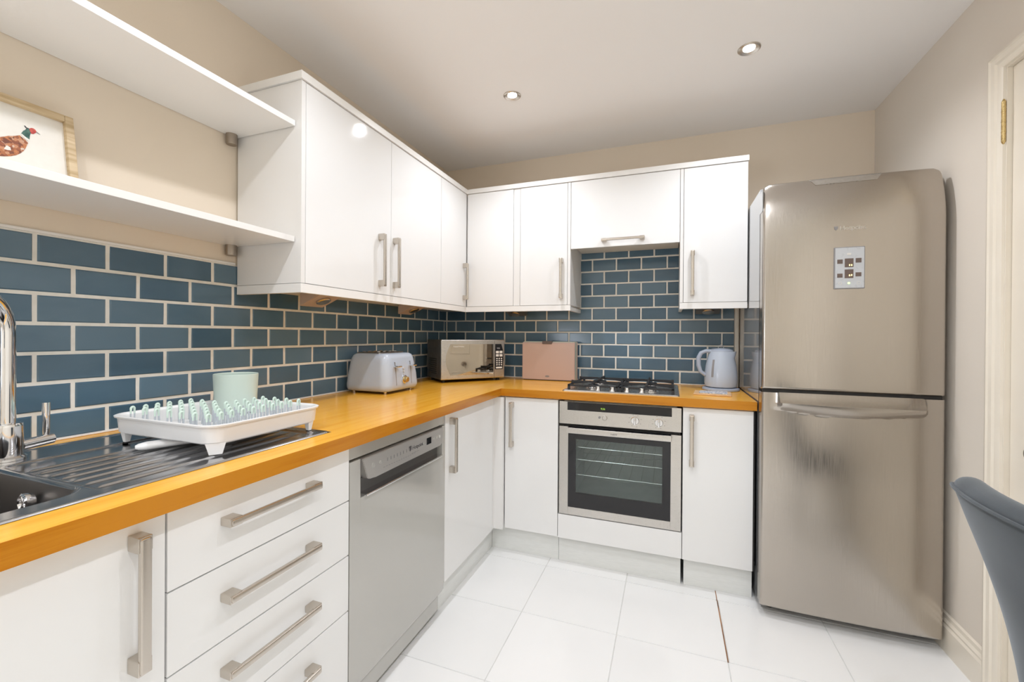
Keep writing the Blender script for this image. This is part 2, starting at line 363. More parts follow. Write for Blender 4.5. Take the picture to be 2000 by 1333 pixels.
def tiles(axis, smin, smax, zmin, zmax, z4, h, W, offs, grout=0.0045, proud=0.0065, back=0.001):
    """running-bond tiles as raised bevelled pieces; axis 'y' = on the left wall (s is y), 'x' = on the back wall (s is x)"""
    bm = bmesh.new(); col = bm.loops.layers.float_color.new('tone')
    def P(s, z, d): return (d, s, z) if axis == 'y' else (s, -d, z)
    def quad(vs, tone):
        f = bm.faces.new([bm.verts.new(v) for v in vs])
        for lp in f.loops: lp[col] = (tone, tone, tone, 1)
    k = math.floor((zmin-z4)/h)
    while z4+k*h < zmax:
        za, zb = max(z4+k*h+grout/2, zmin), min(z4+(k+1)*h-grout/2, zmax)
        if zb-za > 0.004:
            o = offs(k); n = math.floor((smin-o)/W)
            while o+n*W < smax:
                sa, sb = max(o+n*W+grout/2, smin), min(o+(n+1)*W-grout/2, smax)
                if sb-sa > 0.006:
                    tn = random.random()*0.8; e = 0.0055; d0, d1 = back, proud
                    tz = random.uniform(-0.0006, 0.0006); ts = random.uniform(-0.0006, 0.0006)
                    o_ = [P(sa, za, d0), P(sb, za, d0), P(sb, zb, d0), P(sa, zb, d0)]
                    i_ = [P(sa+e, za+e, d1-tz-ts), P(sb-e, za+e, d1-tz+ts), P(sb-e, zb-e, d1+tz+ts), P(sa+e, zb-e, d1+tz-ts)]
                    quad(i_, tn)
                    for q in range(4): quad([o_[q], o_[(q+1) % 4], i_[(q+1) % 4], i_[q]], tn)
                n += 1
        k += 1
    bmesh.ops.remove_doubles(bm, verts=bm.verts, dist=1e-5)
    return bm
Z4, TH, TW = 1.2249, 0.07889, 0.153
bm = B(0.0, 0.0035, -3.1, -0.0035, 0.905, TOPL); part('grout_bed', bm, M_GROUT, wl)
part('wall_tiles', tiles('y', -3.1, -0.008, 0.914, TOPL, Z4, TH, TW, lambda k: -0.1167-(0 if k % 2 else TW/2)), M_TILE, wl, smooth=0)
part('tile_trim', B(0, 0.0085, -3.1, -1.64, TOPL, TOPL+0.008, bev=0.002), M_SEAL, wl)
bm = B(0.0035, 1.93, -0.0035, 0, 0.905, 1.78); part('grout_bed', bm, M_GROUT, wb)
part('wall_tiles', tiles('x', 0.008, 1.93, 0.914, 1.77, Z4, TH, TW, lambda k: 0.0838+(TW/2 if k % 2 else 0)), M_TILE, wb, smooth=0)

# floor: square tiles with hairline joints
fl = solo('floor', B(-0.12, RX+0.12, REAR-0.1, 0.12, -0.1, -0.003), M_FGROUT, kind='structure')
bm = bmesh.new(); col = bm.loops.layers.float_color.new('tone'); PX, PY = 0.4025, 0.394
for i in range(-4, 5):
    for j in range(-11, 4):
        a, b = 0.96+PX*i, -1.04+PY*j; g = 0.0012; x0, x1, y0, y1 = max(a+g, 0.0), min(a+PX-g, RX), max(b+g, REAR), min(b+PY-g, 0.0)
        if abs(a-1.765) < 0.01 and j == 0: x0 += 0.0035
        if x1-x0 < 0.01 or y1-y0 < 0.01: continue
        tn = random.random()*0.7; e = 0.0008
        o_ = [(x0, y0, -0.003), (x1, y0, -0.003), (x1, y1, -0.003), (x0, y1, -0.003)]; i_ = [(x0+e, y0+e, 0), (x1-e, y0+e, 0), (x1-e, y1-e, 0), (x0+e, y1-e, 0)]
        for q in [i_]+[[o_[k], o_[(k+1) % 4], i_[(k+1) % 4], i_[k]] for k in range(4)]:
            f = bm.faces.new([bm.verts.new(v) for v in q])
            for lp in f.loops: lp[col] = (tn, tn, tn, 1)
part('floor_tiles', bm, M_FTILE, fl, smooth=0)
part('open_joint', B(1.7605, 1.7675, -1.038, -0.57, -0.003, -0.0001), M_CRACK, fl, label='dark brown open joint between two floor tiles')

# door in the right wall, its casing and hinge
d1 = thing('door_1', None, None, (RX, -1.34, 0), kind='structure')
part('door_leaf', B(RX+0.014, RX+0.054, DY0+0.004, DY1-0.004, 0.006, DZ-0.004, bev=0.002), M_TRIM, d1)
bm = bmesh.new()
for y0, y1 in ((DY0+0.10, DY0+0.36), (DY1-0.36, DY1-0.12)):
    for z0, z1 in ((0.2, 0.78), (0.98, 1.92)):
        fr = 0.022
        bx(bm, RX+0.010, RX+0.016, y0, y0+fr, z0, z1, bev=0.003); bx(bm, RX+0.010, RX+0.016, y1-fr, y1, z0, z1, bev=0.003)
        bx(bm, RX+0.010, RX+0.016, y0+fr, y1-fr, z0, z0+fr, bev=0.003); bx(bm, RX+0.010, RX+0.016, y0+fr, y1-fr, z1-fr, z1, bev=0.003)
part('panel_moulding', bm, M_TRIM, d1)
bm = bmesh.new()
tube(bm, [(RX-0.005, -0.943, 1.84), (RX-0.005, -0.943, 1.97)], 0.0055, 12)
for z in (1.872, 1.905, 1.938): tube(bm, [(RX-0.005, -0.943, z-0.001), (RX-0.005, -0.943, z+0.001)], 0.0062, 12)
tube(bm, [(RX-0.005, -0.943, 1.97), (RX-0.005, -0.943, 1.978)], [0.0055, 0.002], 12); tube(bm, [(RX-0.005, -0.943, 1.84), (RX-0.005, -0.943, 1.832)], [0.0055, 0.002], 12)
part('hinge', bm, M_BRASS, d1, label='brass butt hinge with pale end caps')
bm = bmesh.new(); lathe(bm, [(0.024, 0), (0.026, -0.006), (0.010, -0.010), (0.010, -0.028), (0.022, -0.034), (0.026, -0.045), (0.020, -0.056), (0.004, -0.060)], (RX+0.012, -1.125, 0.868), 'x', 24)
part('door_knob', bm, M_PWTR, d1, label='dull pewter round door knob')
# stepped architrave
bm = bmesh.new()
prof = [(0.0, 0.0), (0.002, 0.007), (0.010, 0.010), (0.020, 0.011), (0.026, 0.016), (0.040, 0.017), (0.045, 0.021), (0.053, 0.019), (0.055, 0.0)]
A0 = [(RX-d, DY1+s, 0.0) for s, d in prof]; A1 = [(RX-d, DY1+s, DZ+s) for s, d in prof]; A2 = [(RX-d, DY0-s, DZ+s) for s, d in prof]; A3 = [(RX-d, DY0-s, 0.0) for s, d in prof]
loft(bm, [A0, A1, A2, A3]); solo('trim_1', bm, M_TRIM, kind='structure', smooth=25)
bm = bmesh.new()
bx(bm, RX+0.0, RX+0.12, DY1-0.0035, DY1-0.0005, 0, DZ); bx(bm, RX, RX+0.12, DY0+0.0005, DY0+0.0035, 0, DZ); bx(bm, RX, RX+0.12, DY0+0.0035, DY1-0.0035, DZ-0.0035, DZ)
part('door_lining', bm, M_TRIM, d1)
bm = bmesh.new(); sk = [(RX-0.0005, 0), (RX-0.018, 0), (RX-0.018, 0.095), (RX-0.013, 0.104), (RX-0.014, 0.112), (RX-0.008, 0.122), (RX-0.007, 0.136), (RX-0.0005, 0.142)]
prism(bm, sk, 'y', DY1+0.0555, -0.001); solo('baseboard_right', bm, M_TRIM, kind='structure', smooth=25)
# the prism above puts its 2D points on x and z
# ------------------------------------------------------------------ ceiling downlights
for i, (x, y) in enumerate(DOWN):
    labs = ['small lit round downlight in the ceiling nearest the left wall cabinets', 'small round downlight lit in the ceiling in front of the fridge']
    lab = labs[i] if i < 2 else 'small round ceiling downlight farther down the room, %s row on the %s side' % (['second', 'third', 'last'][(i-2)//2], ['sink', 'door'][i % 2])
    dl = thing('downlight', lab, 'ceiling light', (x, y, ZC), group='recessed ceiling downlights')
    bm = bmesh.new(); lathe(bm, [(0.022, 0.0), (0.026, -0.003), (0.038, -0.006), (0.043, -0.003), (0.044, 0.0)], (x, y, ZC-0.0005), n=32, cap=False); part('bezel', bm, M_CHROME if i > 1 else M_NICKEL, dl)
    bm = bmesh.new(); lathe(bm, [(0.001, -0.006), (0.012, -0.005), (0.019, -0.003), (0.022, -0.001)], (x, y, ZC), n=24); part('lamp', bm, M_LAMP, dl)

# ------------------------------------------------------------------ base units
XD, YD = 0.650, -0.600   # door faces
def door(name, parent, x0, x1, y0, y1, z0, z1, m=M_GLOSS, bev=0.0015): return part(name, B(x0, x1, y0, y1, z0, z1, bev=bev), m, parent)
# sink cabinet (left of the drawers)
u = thing('sink_cabinet', 'white gloss base cabinet under the sink with one tall bar handle', 'cabinet', (0.3, -2.55, 0))
bm = bmesh.new()
for a in ((0.02, 0.630, -2.87, -2.853, 0.13, 0.866), (0.02, 0.630, -2.270, -2.2535, 0.13, 0.866), (0.02, 0.630, -2.853, -2.270, 0.13, 0.148), (0.02, 0.034, -2.853, -2.270, 0.148, 0.7)): bx(bm, *a)
part('body', bm, M_SATIN, u); d = door('door', u, 0.632, XD, -2.869, -2.254, 0.14, 0.862)
bm = bmesh.new(); boss_handle(bm, 'z', (XD, -2.304, 0.7155), 0.247, XD, 'x+', wd=0.019); part('handle', bm, M_NICKEL, d)
# drawers
u = thing('drawer_unit', 'white gloss stack of four drawers between sink cabinet and dishwasher', 'drawers', (0.3, -2.0, 0))
part('body', B(0.02, 0.630, -2.251, -1.757, 0.13, 0.866), M_SATIN, u)
zs = [0.862, 0.699, 0.534, 0.366, 0.140]; hz = [0.796, 0.631, 0.469, 0.299]
for i in range(4):
    dr = door('drawer', u, 0.632, XD, -2.2505, -1.7555, zs[i+1]+0.0015, zs[i]-0.0015)
    bm = bmesh.new(); boss_handle(bm, 'y', (XD, -2.0195, hz[i]), 0.256, XD, 'x+', wd=0.015); part('handle', bm, M_NICKEL, dr)
# corner-side cabinet on the left run
u = thing('base_cabinet', 'white gloss base cabinet between dishwasher and room corner', 'cabinet', (0.3, -0.9, 0))
part('body', B(0.02, 0.630, -1.172, -0.62, 0.13, 0.866), M_SATIN, u)
d = door('door', u, 0.632, XD, -1.170, -0.638, 0.132, 0.860)
bm = bmesh.new(); boss_handle(bm, 'z', (XD, -1.122, 0.716), 0.241, XD, 'x+'); part('handle', bm, M_NICKEL, d)
# corner post
def _post():
    b_ = bmesh.new(); prism(b_, [(0.634, -0.6365), (0.6495, -0.6365), (0.6495, -0.6215), (0.703, -0.6215), (0.703, -0.603), (0.634, -0.603)], 'z', 0.135, 0.862); return b_
solo('corner_post', _post(), M_SATIN, 'narrow white filler post in the inner corner of base units', 'corner post')
u = thing('base_cabinet', 'white gloss base cabinet left of the oven with bar handle', 'cabinet', (0.85, -0.3, 0))
part('body', B(0.655, 1.004, -0.580, -0.02, 0.13, 0.866), M_SATIN, u)
d = door('door', u, 0.706, 1.005, YD, YD+0.018, 0.140, 0.862)
bm = bmesh.new(); boss_handle(bm, 'z', (0.748, YD, 0.7155), 0.243, YD, 'y-'); part('handle', bm, M_NICKEL, d)
u = thing('base_cabinet', 'white gloss base cabinet right of the oven beside the fridge', 'cabinet', (1.77, -0.3, 0))
part('body', B(1.6165, 1.914, -0.580, -0.02, 0.13, 0.866), M_SATIN, u)
d = door('door', u, 1.617, 1.914, YD, YD+0.018, 0.136, 0.862)
bm = bmesh.new(); boss_handle(bm, 'z', (1.655, YD, 0.711), 0.243, YD, 'y-'); part('handle', bm, M_NICKEL, d)
part('gap_shade_strip', B(1.9145, 1.921, -0.597, -0.30, 0.136, 0.864), M_DARK, u, label='black strip painting the shaded gap next to the fridge')  # dark panel stands in for the shade of the gap by the fridge
# oven housing panel + plinths
solo('oven_filler_panel', B(1.0075, 1.6145, YD, YD+0.018, 0.137, 0.262, bev=0.0015), M_GLOSS, 'low white gloss panel directly under the oven', 'panel')
bm = bmesh.new(); bx(bm, 0.600, 0.616, -1.165, -0.552, 0.0, 0.1295, bev=0.001)
solo('plinth_board', bm, M_PLINTH, 'white kickboard beneath the cabinet right of the dishwasher', 'kickboard')
solo('plinth_board', B(0.600, 0.616, -2.87, -1.757, 0.0, 0.1295, bev=0.001), M_PLINTH, 'white kickboard beneath the drawers and sink cabinet', 'kickboard')
solo('plinth_board', B(0.617, 1.004, -0.562, -0.546, 0.0, 0.1295, bev=0.001), M_PLINTH, 'white kickboard beneath the cabinet left of the oven', 'kickboard')
solo('plinth_board', B(1.006, 1.6115, -0.566, -0.550, 0.0, 0.1295, bev=0.001), M_PLINTH, 'white kickboard beneath the oven', 'kickboard')
solo('plinth_board', B(1.625, 1.917, -0.566, -0.550, 0.0, 0.1295, bev=0.001), M_PLINTH, 'white kickboard beside the fridge beneath the right base cabinet', 'kickboard')

# ------------------------------------------------------------------ worktop
wt = thing('worktop', 'honey coloured bamboo worktop running round the corner', 'worktop', (0.35, -1.5, 0.87))
SX0, SX1, SY1 = 0.074, 0.611, -1.787
bm = bmesh.new()
xs = [0.009, 0.088, 0.597, WLX]; ys = [-2.87, -2.84, -1.800, -0.6212, -0.009]
slab(bm, xs, ys, lambda i, j: not (i == 1 and j == 1), 0.870, 0.910)
bmesh.ops.dissolve_limit(bm, angle_limit=0.01, verts=bm.verts, edges=bm.edges)
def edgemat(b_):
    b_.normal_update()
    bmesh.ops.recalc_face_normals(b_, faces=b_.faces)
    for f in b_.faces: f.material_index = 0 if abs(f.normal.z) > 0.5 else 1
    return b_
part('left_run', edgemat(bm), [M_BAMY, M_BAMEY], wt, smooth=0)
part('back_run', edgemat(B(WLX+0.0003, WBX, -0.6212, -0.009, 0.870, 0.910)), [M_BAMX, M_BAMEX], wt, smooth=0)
part('sealant_bead', B(0.0035, 0.0125, -2.87, -0.009, 0.9102, 0.916, bev=0.002), M_SEAL, wt, label='white sealant bead along the left wall')
part('sealant_bead', B(0.0125, 1.903, -0.0125, -0.0035, 0.9102, 0.916, bev=0.002), M_SEAL, wt, label='white sealant bead along the back wall')

# ------------------------------------------------------------------ sink with drainer (one pressed steel surface, sampled as a height field)
snk = thing('kitchen_sink', 'inset stainless steel sink with ribbed drainer', 'sink', (0.34, -2.3, 0.87))
BX0, BX1, BY0, BY1, BR = 0.185, 0.556, -2.76, -2.325, 0.05
def sdf(x, y, x0, x1, y0, y1, r):
    qx = abs(x-(x0+x1)/2)-(x1-x0)/2+r; qy = abs(y-(y0+y1)/2)-(y1-y0)/2+r
    return math.hypot(max(qx, 0), max(qy, 0))+min(max(qx, qy), 0)-r
def ss(a, b, x):
    t = min(1, max(0, (x-a)/(b-a))); return t*t*(3-2*t)
def hsink(x, y):
    e = sdf(x, y, SX0, SX1, -2.86, SY1, 0.02); z = 0.9125 if e > -0.004 else 0.9125
    z = 0.9108+0.0035*ss(0.0, -0.005, e)-0.0022*ss(-0.010, -0.016, e)
    # drainer recess
    g = sdf(x, y, 0.205, 0.585, -2.315, -1.815, 0.03)
    z -= 0.0045*ss(0.004, -0.006, g)
    if g < -0.01:
        for k in range(7):
            xc = 0.292+0.041*k; dx = abs(x-xc); endf = ss(-2.312, -2.295, y)*ss(-1.85, -1.87, y)
            if dx < 0.007: z += 0.0036*(0.5+0.5*math.cos(PI*dx/0.007))*endf
    bd = sdf(x, y, BX0, BX1, BY0, BY1, BR)
    z -= 0.155*ss(0.0, -0.028, bd)
    return z
gx = [SX0+(SX1-SX0)*i/300 for i in range(301)]; gy = []
y = -2.86
while y < SY1: gy.append(y); y += 0.004 if (y < -2.28 or y > -1.86) else 0.03
gy.append(SY1)
def hf(test):
    bm = bmesh.new(); vt = {}
    def g(i, j):
        if (i, j) not in vt: vt[(i, j)] = bm.verts.new((gx[i], gy[j], hsink(gx[i], gy[j])))
        return vt[(i, j)]
    for i in range(len(gx)-1):
        for j in range(len(gy)-1):
            inb = sdf((gx[i]+gx[i+1])/2, (gy[j]+gy[j+1])/2, BX0, BX1, BY0, BY1, BR) < -0.004
            if inb == test: bm.faces.new((g(i, j), g(i+1, j), g(i+1, j+1), g(i, j+1)))
    return bm
part('drainer', hf(False), M_SINK, snk, smooth=60); part('bowl', hf(True), M_BOWL, snk, smooth=75, label='deep steel bowl with its shade painted dark')
bm = bmesh.new(); bo = (0.402, BY1-0.024, 0.876)
lathe(bm, [(0.014, 0.010), (0.018, 0.002), (0.018, -0.004), (0.0145, -0.006), (0.0115, -0.003), (0.0105, -0.001)], bo, 'y', 24, cap=False)
for a in range(3):
    ca, sa = math.cos(a*PI/3), math.sin(a*PI/3); tube(bm, [(bo[0]-0.012*ca, bo[1]-0.003, bo[2]-0.012*sa), (bo[0]+0.012*ca, bo[1]-0.003, bo[2]+0.012*sa)], 0.0018, 8)
part('overflow', bm, M_CHROME, snk, label='round chrome overflow grille')

# mixer tap
tp = thing('mixer_tap', 'chrome swan-neck mixer tap with side lever', 'tap', (0.145, -2.285, 0.912))
bm = bmesh.new(); T = (0.150, -2.283, 0.9125)
lathe(bm, [(0.031, 0), (0.031, 0.005), (0.0265, 0.009), (0.0265, 0.075), (0.024, 0.082), (0.014, 0.084)], T, n=32); part('base', bm, M_CHROME, tp)
bm = bmesh.new(); pts = [(T[0], T[1], 0.992), (T[0], T[1], 1.10), (T[0], T[1], 1.20)]
for k in range(1, 15):
    a = PI*k/14; pts.append((T[0]+0.075*(1-math.cos(a))*0.6, T[1]-0.075*(1-math.cos(a))*0.8, 1.20+0.085*math.sin(a)))
pts.append((pts[-1][0], pts[-1][1], 1.16)); tube(bm, pts, 0.014, 20); part('spout', bm, M_CHROME, tp)
bm = bmesh.new(); tube(bm, [(T[0], T[1]+0.022, 0.940), (T[0]-0.012, T[1]+0.080, 0.943)], 0.0125, 20)
part('valve_arm', bm, M_CHROME, tp)
bm = bmesh.new(); tube(bm, [(T[0]-0.010, T[1]+0.068, 0.950), (T[0]-0.010, T[1]+0.068, 0.962), (T[0]-0.010, T[1]+0.068, 1.000), (T[0]-0.010, T[1]+0.068, 1.032)], [0.005, 0.0068, 0.0072, 0.0078], 16)
part('lever', bm, M_CHROME, tp)

# ------------------------------------------------------------------ dish rack
rk = thing('dish_rack', 'white plastic dish drying rack standing on the steel drainer', 'dish rack', (0.36, -1.94, 0.9125))
rx0, rx1, ry0, ry1 = 0.165, 0.562, -2.108, -1.765
bm = bmesh.new()
def rr3(ins, z, r=0.045): return [(p[0], p[1], z) for p in rrect(rx0+ins, rx1-ins, ry0+ins, ry1-ins, max(r-ins*0.5, 0.006))]
loft(bm, [rr3(0.014, 0.936), rr3(0.006, 0.942), rr3(0.003, 0.978), rr3(-0.002, 0.980), rr3(-0.003, 0.984), rr3(0.001, 0.986), rr3(0.006, 0.984), rr3(0.009, 0.978), rr3(0.014, 0.944)])
part('tray', bm, M_PLAS, rk, smooth=50)
for (fx, fy, w1) in ((rx1-0.020, ry0+0.045, 1), (rx1-0.020, ry1-0.04, 0), (rx0+0.045, ry0+0.02, 0), (rx0+0.045, ry1-0.04, 0)):
    bm = bmesh.new()
    if w1: loft(bm, [[(rx1-0.006, ry0+0.040, 0.9405), (rx1-0.030, ry0+0.006, 0.9405), (rx1-0.040, ry0+0.020, 0.9405), (rx1-0.020, ry0+0.048, 0.9405)],
                     [(rx1-0.013, ry0+0.036, 0.9127), (rx1-0.028, ry0+0.014, 0.9127), (rx1-0.036, ry0+0.022, 0.9127), (rx1-0.021, ry0+0.042, 0.9127)]])
    else: loft(bm, [[(fx+a*0.009, fy+b*0.009, 0.9405) for a, b in ((-1, -1), (1, -1), (1, 1), (-1, 1))], [(fx+a*0.005, fy+b*0.005, 0.914) for a, b in ((-1, -1), (1, -1), (1, 1), (-1, 1))]])
    ft = part('foot', bm, M_PLAS, rk)
    if not w1: part('rubber_pad', B(fx-0.006, fx+0.006, fy-0.006, fy+0.006, 0.9103, 0.9142, bev=0.001) if not w1 else B(rx1-0.032, rx1-0.017, ry0+0.018, ry0+0.036, 0.9125, 0.9142, bev=0.001), M_DARK, ft)
# swivel spout
bm = bmesh.new(); prism(bm, [(p[0], p[1]) for p in rrect(0.30, 0.43, ry0-0.022, ry0+0.14, 0.012)], 'z', 0.9165, 0.924)
bm.free(); bm = bmesh.new(); tube(bm, [(0.335, ry0-0.028, 0.9225), (0.338, ry0-0.022, 0.9225), (0.345, ry0-0.008, 0.9235), (0.40, ry0+0.10, 0.926), (0.42, ry0+0.15, 0.927)], [0.006, 0.011, 0.0145, 0.0145, 0.012], 16)
for v in bm.verts: v.co.z = 0.923+(v.co.z-0.923)*0.68
part('drain_spout', bm, M_PLAS, rk)
# prongs
def prong_bm(x, y, z=0.944, H=0.060, lean=0.0):
    bm = bmesh.new(); w_ = 0.0042; pts = [(x, y-w_*1.25, z), (x, y-w_, z+H*0.7)]
    for k in range(1, 8):
        a = PI*k/8; pts.append((x, y-w_*math.cos(a), z+H-0.006+0.006*math.sin(a)))
    pts += [(x, y+w_, z+H*0.7), (x, y+w_*1.25, z)]
    tube(bm, pts, [0.0016, 0.0019]+[0.0029]*7+[0.0019, 0.0016], 8)
    for f in bm.faces:
        if f.calc_center_median().z > z+H*0.70: f.material_index = 1
    return bm
p0 = None
for i in range(7):
    for j in range(10):
        px, py = rx0+0.045+0.049*i, ry0+0.034+0.0295*j
        if i in (0, 1, 2) and 6 <= j: continue
        if p0 is None: p0 = part('prong', prong_bm(0, 0), [M_PRONG, M_GTIP], rk); base = ROOTM[rk.name].inverted(); p0.data.transform(ROOTM[rk.name]); o = p0
        else: o = p0.copy(); C.objects.link(o)
        o.location = base @ V((px+random.uniform(-0.002, 0.002), py, 0.0))
bm = bmesh.new()
for k in range(12): bx(bm, 0.42+0.0 , 0.44, -1.93+0.011*k, -1.926+0.011*k, 0.9441, 0.9448)
part('drain_slots', bm, M_DARK, rk)
# utensil pot: stands in the rack
bm = bmesh.new(); pc = (0.222, -1.795, 0.9446)
lathe(bm, [(0.050, 0), (0.058, 0.003), (0.0635, 0.124), (0.0625, 0.126), (0.060, 0.124), (0.055, 0.006), (0.002, 0.005)], pc, n=48)
solo('utensil_pot', bm, M_GREEN, 'pale sage green round pot standing in the dish rack', 'utensil pot', smooth=35)

# ------------------------------------------------------------------ dishwasher
dw = thing('dishwasher', 'silver freestanding dishwasher under the worktop', 'dishwasher', (0.33, -1.46, 0))
DYa, DYb = -1.7535, -1.1745
part('casing', B(0.03, 0.622, DYa+0.004, DYb-0.004, 0.03, 0.860, bev=0.003), M_DW, dw)
part('top_strip', B(0.622, 0.648, DYa, DYb, 0.818, 0.866, bev=0.004), M_DW, dw)
# door: panel with slightly rounded bottom edge and a scooped grip
bm = bmesh.new(); poly = [(0.624, 0.812), (0.650, 0.812), (0.652, 0.60), (0.652, 0.30), (0.651, 0.15), (0.648, 0.110), (0.640, 0.095), (0.624, 0.092)]
prism(bm, poly, 'y', DYa, -1.706); prism(bm, poly, 'y', -1.198, DYb)
low = [(0.624, 0.690), (0.6515, 0.690)]+poly[2:]
prism(bm, low, 'y', -1.706, -1.198)
bx(bm, 0.624, 0.628, -1.706, -1.198, 0.690, 0.812)
bmesh.ops.remove_doubles(bm, verts=bm.verts, dist=1e-5)
dr = part('door', bm, M_DW, dw, smooth=30)
bm = bmesh.new(); cp = [(-1.704, 0.811), (-1.199, 0.811), (-1.199, 0.775), (-1.206, 0.748), (-1.220, 0.738), (-1.640, 0.736), (-1.668, 0.738), (-1.680, 0.745)]
prism(bm, [(a, b) for a, b in cp], 'x', 0.6295, 0.657, bev=0.002)
cpn = part('control_panel', bm, M_DWC, dw)
part('grip_lip', B(0.6295, 0.664, -1.690, -1.206, 0.690, 0.6985, bev=0.0035), M_CHROME, dr, label='bright polished lip below the grip recess')
part('grip_recess', B(0.6285, 0.6305, -1.700, -1.204, 0.696, 0.742), M_MWS, dr)  # grey darker than the door paints the shade inside the grip
part('kick_panel', B(0.58, 0.628, DYa+0.004, DYb-0.004, 0.012, 0.088, bev=0.012, seg=4), M_DW, dw)
part('display', B(0.6572, 0.6578, -1.330, -1.296, 0.766, 0.792), M_BLACK, cpn)
bm = bmesh.new()
for k in range(9): bx(bm, 0.6572, 0.6580, -1.580+0.0185*k, -1.5765+0.0185*k, 0.772, 0.783)
for k in range(14): bx(bm, 0.6572, 0.6575, -1.60+0.014*k, -1.592+0.014*k, 0.755, 0.7565)
for k in range(3): bx(bm, 0.6572, 0.6575, -1.435+0.018*k, -1.421+0.018*k, 0.7585, 0.760)
part('printed_marks', bm, M_INKG, cpn)
for yy, r_ in ((-1.652, 0.009), (-1.616, 0.006), (-1.352, 0.006), (-1.275, 0.006), (-1.255, 0.006), (-1.232, 0.008)):
    bm = bmesh.new(); tube(bm, [(0.6560, yy, 0.778), (0.6583, yy, 0.778)], r_, 18); part('button', bm, M_DW, cpn)
text('brand_lettering', 'Hotpoint', 0.020, (0.6572, -1.430, 0.772), (0, 1, 0), (0, 0, 1), M_INK, cpn)
bm = bmesh.new(); prism(bm, [(-1.452, 0.789), (-1.436, 0.789), (-1.437, 0.776), (-1.444, 0.769), (-1.451, 0.776)], 'x', 0.6572, 0.6578); part('brand_emblem', bm, M_INK, cpn)

# ------------------------------------------------------------------ oven
ov = thing('built_in_oven', 'stainless steel built-in oven with black glass door', 'oven', (1.31, -0.3, 0.265))
OX0, OX1, OZ0, OZ1 = 1.0125, 1.6105, 0.267, 0.858
bm = bmesh.new()
for a in ((OX0+0.02, OX1-0.02, -0.575, -0.08, 0.28, 0.300), (OX0+0.02, OX1-0.02, -0.575, -0.08, 0.700, 0.860), (OX0+0.02, OX0+0.04, -0.575, -0.08, 0.30, 0.70), (OX1-0.04, OX1-0.02, -0.575, -0.08, 0.30, 0.70), (OX0+0.04, OX1-0.04, -0.10, -0.08, 0.30, 0.70)): bx(bm, *a)
part('cavity', bm, M_CAVITY, ov)
cpn = part('control_panel', B(OX0, OX1, -0.601, -0.577, 0.7415, OZ1, bev=0.0015), M_STEEL, ov)
part('display_band', B(1.056, 1.567, -0.6025, -0.6012, 0.814, 0.857), M_BLACK, cpn)
text('clock_digits', '9:36', 0.013, (1.228, -0.6030, 0.826), (1, 0, 0), (0, 0, 1), M_LCD, cpn)
def knob(x, z, r, l, blade=True):
    bm = bmesh.new(); lathe(bm, [(r, 0), (r, -0.004), (r-0.002, -0.006)], (x, -0.6012, z), 'y', 28)
    if blade: bx(bm, x-0.0055, x+0.0055, -0.6012-l, -0.606, z-r, z+r, bev=0.003)
    return bm
part('knob', knob(1.396, 0.783, 0.0195, 0.022), M_CHROME, cpn); part('knob', knob(1.508, 0.781, 0.0195, 0.022), M_CHROME, cpn)
bm = bmesh.new(); lathe(bm, [(0.012, 0), (0.012, -0.012), (0.010, -0.014)], (1.249, -0.6012, 0.786), 'y', 24); part('knob', bm, M_STEEL, cpn)
bm = bmesh.new(); lathe(bm, [(0.006, 0), (0.006, -0.004)], (1.222, -0.6012, 0.786), 'y', 20); part('button', bm, M_INKG, cpn)
bm = bmesh.new()
for cx in (1.396, 1.508):
    for k in range(8):
        a = 2*PI*k/8+0.3; bx(bm, cx+0.030*math.cos(a)-0.0022, cx+0.030*math.cos(a)+0.0022, -0.6014, -0.6008, 0.782+0.030*math.sin(a)-0.0008, 0.782+0.030*math.sin(a)+0.0008)
part('dial_marks', bm, M_INK, cpn)
part('vent_slot', B(OX0+0.004, OX1-0.004, -0.582, -0.576, 0.7275, 0.741), M_DARK, ov)
bm = bmesh.new()
wx0, wx1, wz0, wz1 = 1.060, 1.563, 0.307, 0.727   # black glass area
bx(bm, OX0, wx0, -0.600, -0.578, OZ0, 0.727, bev=0.001); bx(bm, wx1, OX1, -0.600, -0.578, OZ0, 0.727, bev=0.001); bx(bm, wx0, wx1, -0.600, -0.578, OZ0, wz0, bev=0.001)
dr = part('door', bm, M_STEEL, ov)
gx0, gx1, gz0, gz1 = 1.100, 1.525, 0.384, 0.664
bm = bmesh.new()
bx(bm, wx0, gx0, -0.5985, -0.584, wz0, wz1); bx(bm, gx1, wx1, -0.5985, -0.584, wz0, wz1); bx(bm, gx0, gx1, -0.5985, -0.584, wz0, gz0); bx(bm, gx0, gx1, -0.5985, -0.584, gz1, wz1)
part('glass_surround', bm, M_BLACK, dr, label='black glass surround of the oven window')
part('glass', B(gx0, gx1, -0.5983, -0.5943, gz0, gz1), M_OGLASS, dr)
bm = bmesh.new(); bx(bm, 1.056, 1.567, -0.636, -0.624, 0.700, 0.728, bev=0.003)
for x in (1.075, 1.548): bx(bm, x-0.010, x+0.010, -0.626, -0.598, 0.705, 0.722, bev=0.002)
hd = part('handle', bm, M_STEEL, dr)
text('brand_lettering', 'NEFF', 0.011, (1.283, -0.6362, 0.7085), (1, 0, 0), (0, 0, 1), M_INK, hd, sx=1.3)
for z in (0.47, 0.55, 0.615):
    bm = bmesh.new(); tube(bm, [(OX0+0.042, -0.565, z), (OX1-0.042, -0.565, z)], 0.0025, 8); tube(bm, [(OX0+0.042, -0.14, z), (OX1-0.042, -0.14, z)], 0.0025, 8)
    for k in range(9): x = OX0+0.07+0.057*k; tube(bm, [(x, -0.565, z), (x, -0.14, z)], 0.0016, 6)
    part('wire_rack', bm, M_RACKM, ov)

